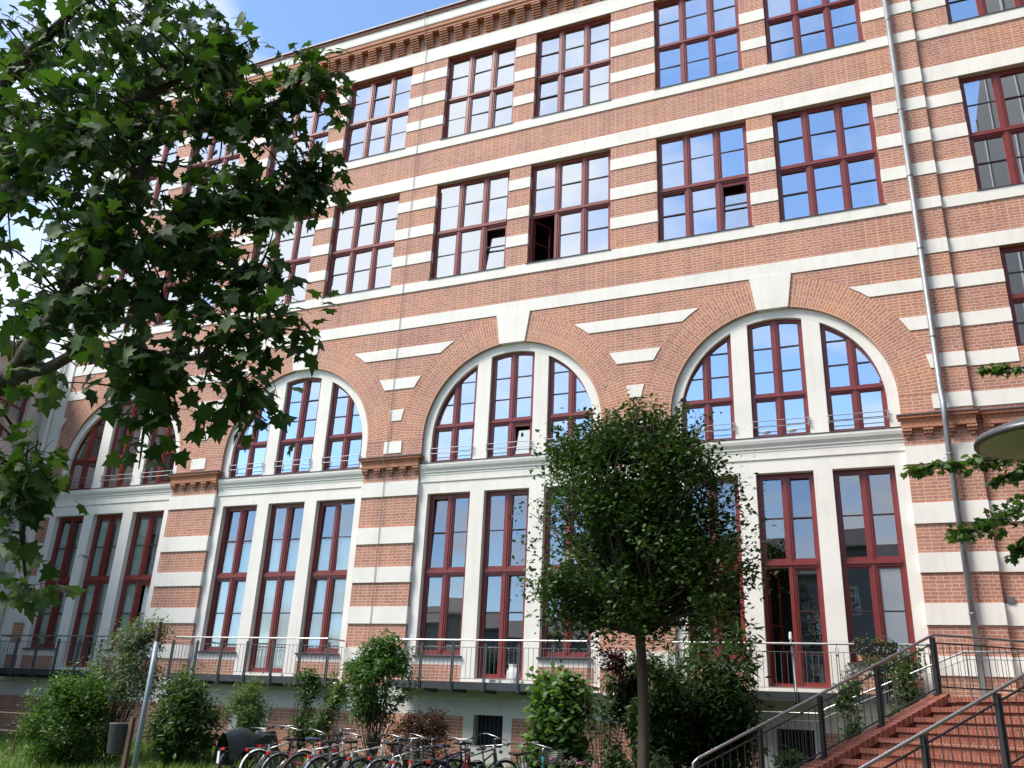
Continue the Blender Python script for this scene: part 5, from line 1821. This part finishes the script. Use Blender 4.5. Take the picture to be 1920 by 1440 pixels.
    if 'rearbox' in extras:
        k = MB()
        for i in range(5):
            zz = .72 + .055 * i
            k.tube([(-.30, -.16, zz), (.06, -.16, zz), (.06, .16, zz), (-.30, .16, zz), (-.30, -.16, zz)], .006, 4, cap=False)
        for i in range(6):
            xx = -.30 + .36 * i / 5
            k.tube([(xx, -.16, .94), (xx, -.16, .72), (xx, .16, .72), (xx, .16, .94)], .004, 4, cap=False)
        k.build('rear_basket', M['dark_steel'], b, loc=Z0)
    if 'bag' in extras:
        k = MB(); k.box(-.26, .10, .07, .19, .38, .70); k.build('pannier', M['black'], b, loc=Z0)
        l = MB(); l.box(-.263, -.26, .10, .16, .42, .64); l.build('reflective_strip', M['white'], b, loc=Z0)
    if 'cover' in extras:                    # rain cover thrown over saddle and handlebar
        n_, k_ = 12, 10
        vs, fs = [], []
        rc = random.Random(3)
        for i in range(n_ + 1):
            t = i / n_
            cx_ = -.30 + 1.35 * t
            top = .98 + .10 * math.sin(t * 5.5) + (.10 if t > .6 else 0)
            hwid = .16 + .16 * abs(math.sin(t * 3.0 + .3))
            for j in range(k_ + 1):
                a = math.pi * j / k_
                drop = .50 + .08 * math.sin(i * 1.7) + rc.uniform(-.02, .02)
                yy = -hwid * math.cos(a) * (1 + .12 * math.sin(i * 2 + j))
                zz = top - drop * (abs(math.cos(a)) ** 2.2)
                vs.append((cx_, yy, zz))
        for i in range(n_):
            for j in range(k_):
                fs.append((i * (k_ + 1) + j, i * (k_ + 1) + j + 1, (i + 1) * (k_ + 1) + j + 1, (i + 1) * (k_ + 1) + j))
        k = MB(); k.add(vs, fs); k.build('rain_cover', M['tarp'], b, loc=Z0, smooth=True)
    return b


def bike_px(px, y, **k):
    q = at_y(px, 1390, y)
    return q.x


BK = [
    (462, -4.3, 82, -4, ('dark_green', (.02, .04, .035)), 'bicycle under a dark green rain cover, first from the left', 'city', ('cover', 'bag')),
    (505, -4.2, 70, 5, ('silver', (.45, .46, .48), .7), 'silver bicycle with white mudguards next to the covered bicycle', 'city', ('whiteguard',)),
    (548, -4.4, 64, 8, ('pink', (.48, .06, .14)), 'pink bicycle leaning between two silver ones', 'step', ('chromeguard',)),
    (590, -4.2, 58, 9, ('light_silver', (.52, .53, .55), .7), 'silver bicycle with a blue saddle and upright black handlebar', 'mtb', ('guard', 'bluesaddle')),
    (628, -4.5, 72, 4, ('grey', (.18, .19, .20), .5), 'dark grey bicycle with black saddle and chrome mudguards', 'city', ('chromeguard',)),
    (664, -4.2, 55, 10, ('white', (.66, .66, .68)), 'white bicycle with a thick sloping down tube', 'mtb', ()),
    (706, -4.4, 66, 5, ('violet', (.08, .05, .13)), 'dark violet bicycle with a wire basket in front', 'step', ('basket',)),
    (746, -4.2, 60, 7, ('pale_silver', (.55, .55, .55), .6), 'pale silver bicycle with a red rear light before the brown shrub', 'city', ('chromeguard',)),
    (786, -4.5, 100, -5, ('cream', (.55, .52, .42)), 'cream bicycle with cream grips and swept handlebar', 'step', ('creamgrip', 'chromeguard')),
    (826, -4.3, 62, 6, ('black', (.02, .02, .022)), 'black bicycle with a rear carrier basket below the basement window', 'city', ('rearbox',)),
    (866, -4.1, 75, -6, ('blue', (.05, .08, .20)), 'blue bicycle with a blue saddle', 'city', ('bluesaddle',)),
    (902, -4.4, 110, 5, ('dark_red', (.16, .02, .02)), 'dark red mountain bicycle in front of the basement window', 'mtb', ()),
    (948, -4.2, 96, -6, ('charcoal', (.05, .05, .055)), 'charcoal bicycle with upright stem right of the basement window', 'mtb', ('guard',)),
    (990, -4.5, 66, 7, ('turquoise', (.02, .22, .24)), 'turquoise bicycle at the right end of the row', 'step', ('chromeguard', 'basket')),
    (1040, -4.3, 118, -5, ('lilac', (.30, .22, .34)), 'lilac bicycle with wide chrome handlebar beside the pink flowers', 'step', ('chromeguard',)),
]
BK += [
    (528, -3.7, 95, -7, ('brown', (.09, .05, .03)), 'brown bicycle half hidden behind the silver and pink ones', 'city', ()),
    (646, -3.6, 120, 6, ('navy', (.02, .03, .08)), 'navy bicycle half hidden behind the white one', 'city', ('basket',)),
    (770, -3.7, 48, -8, ('plum', (.07, .02, .06)), 'plum bicycle half hidden before the brown shrub', 'mtb', ()),
    (886, -3.6, 52, 8, ('grey_green', (.10, .13, .11)), 'grey green bicycle half hidden behind the black one', 'city', ('chromeguard',)),
]
for px, y, hd, ln, col, lab, sty, ex in BK:
    q = at_y(px + 34 - (px - 440) * .05, 1400, y - .2)
    bike(q.x - .25, y - .75, R(hd), R(ln), col, lab, sty, ex)

# tidy the helper marks
for o in bpy.data.objects:
    if '_base' in o.keys():
        del o['_base']
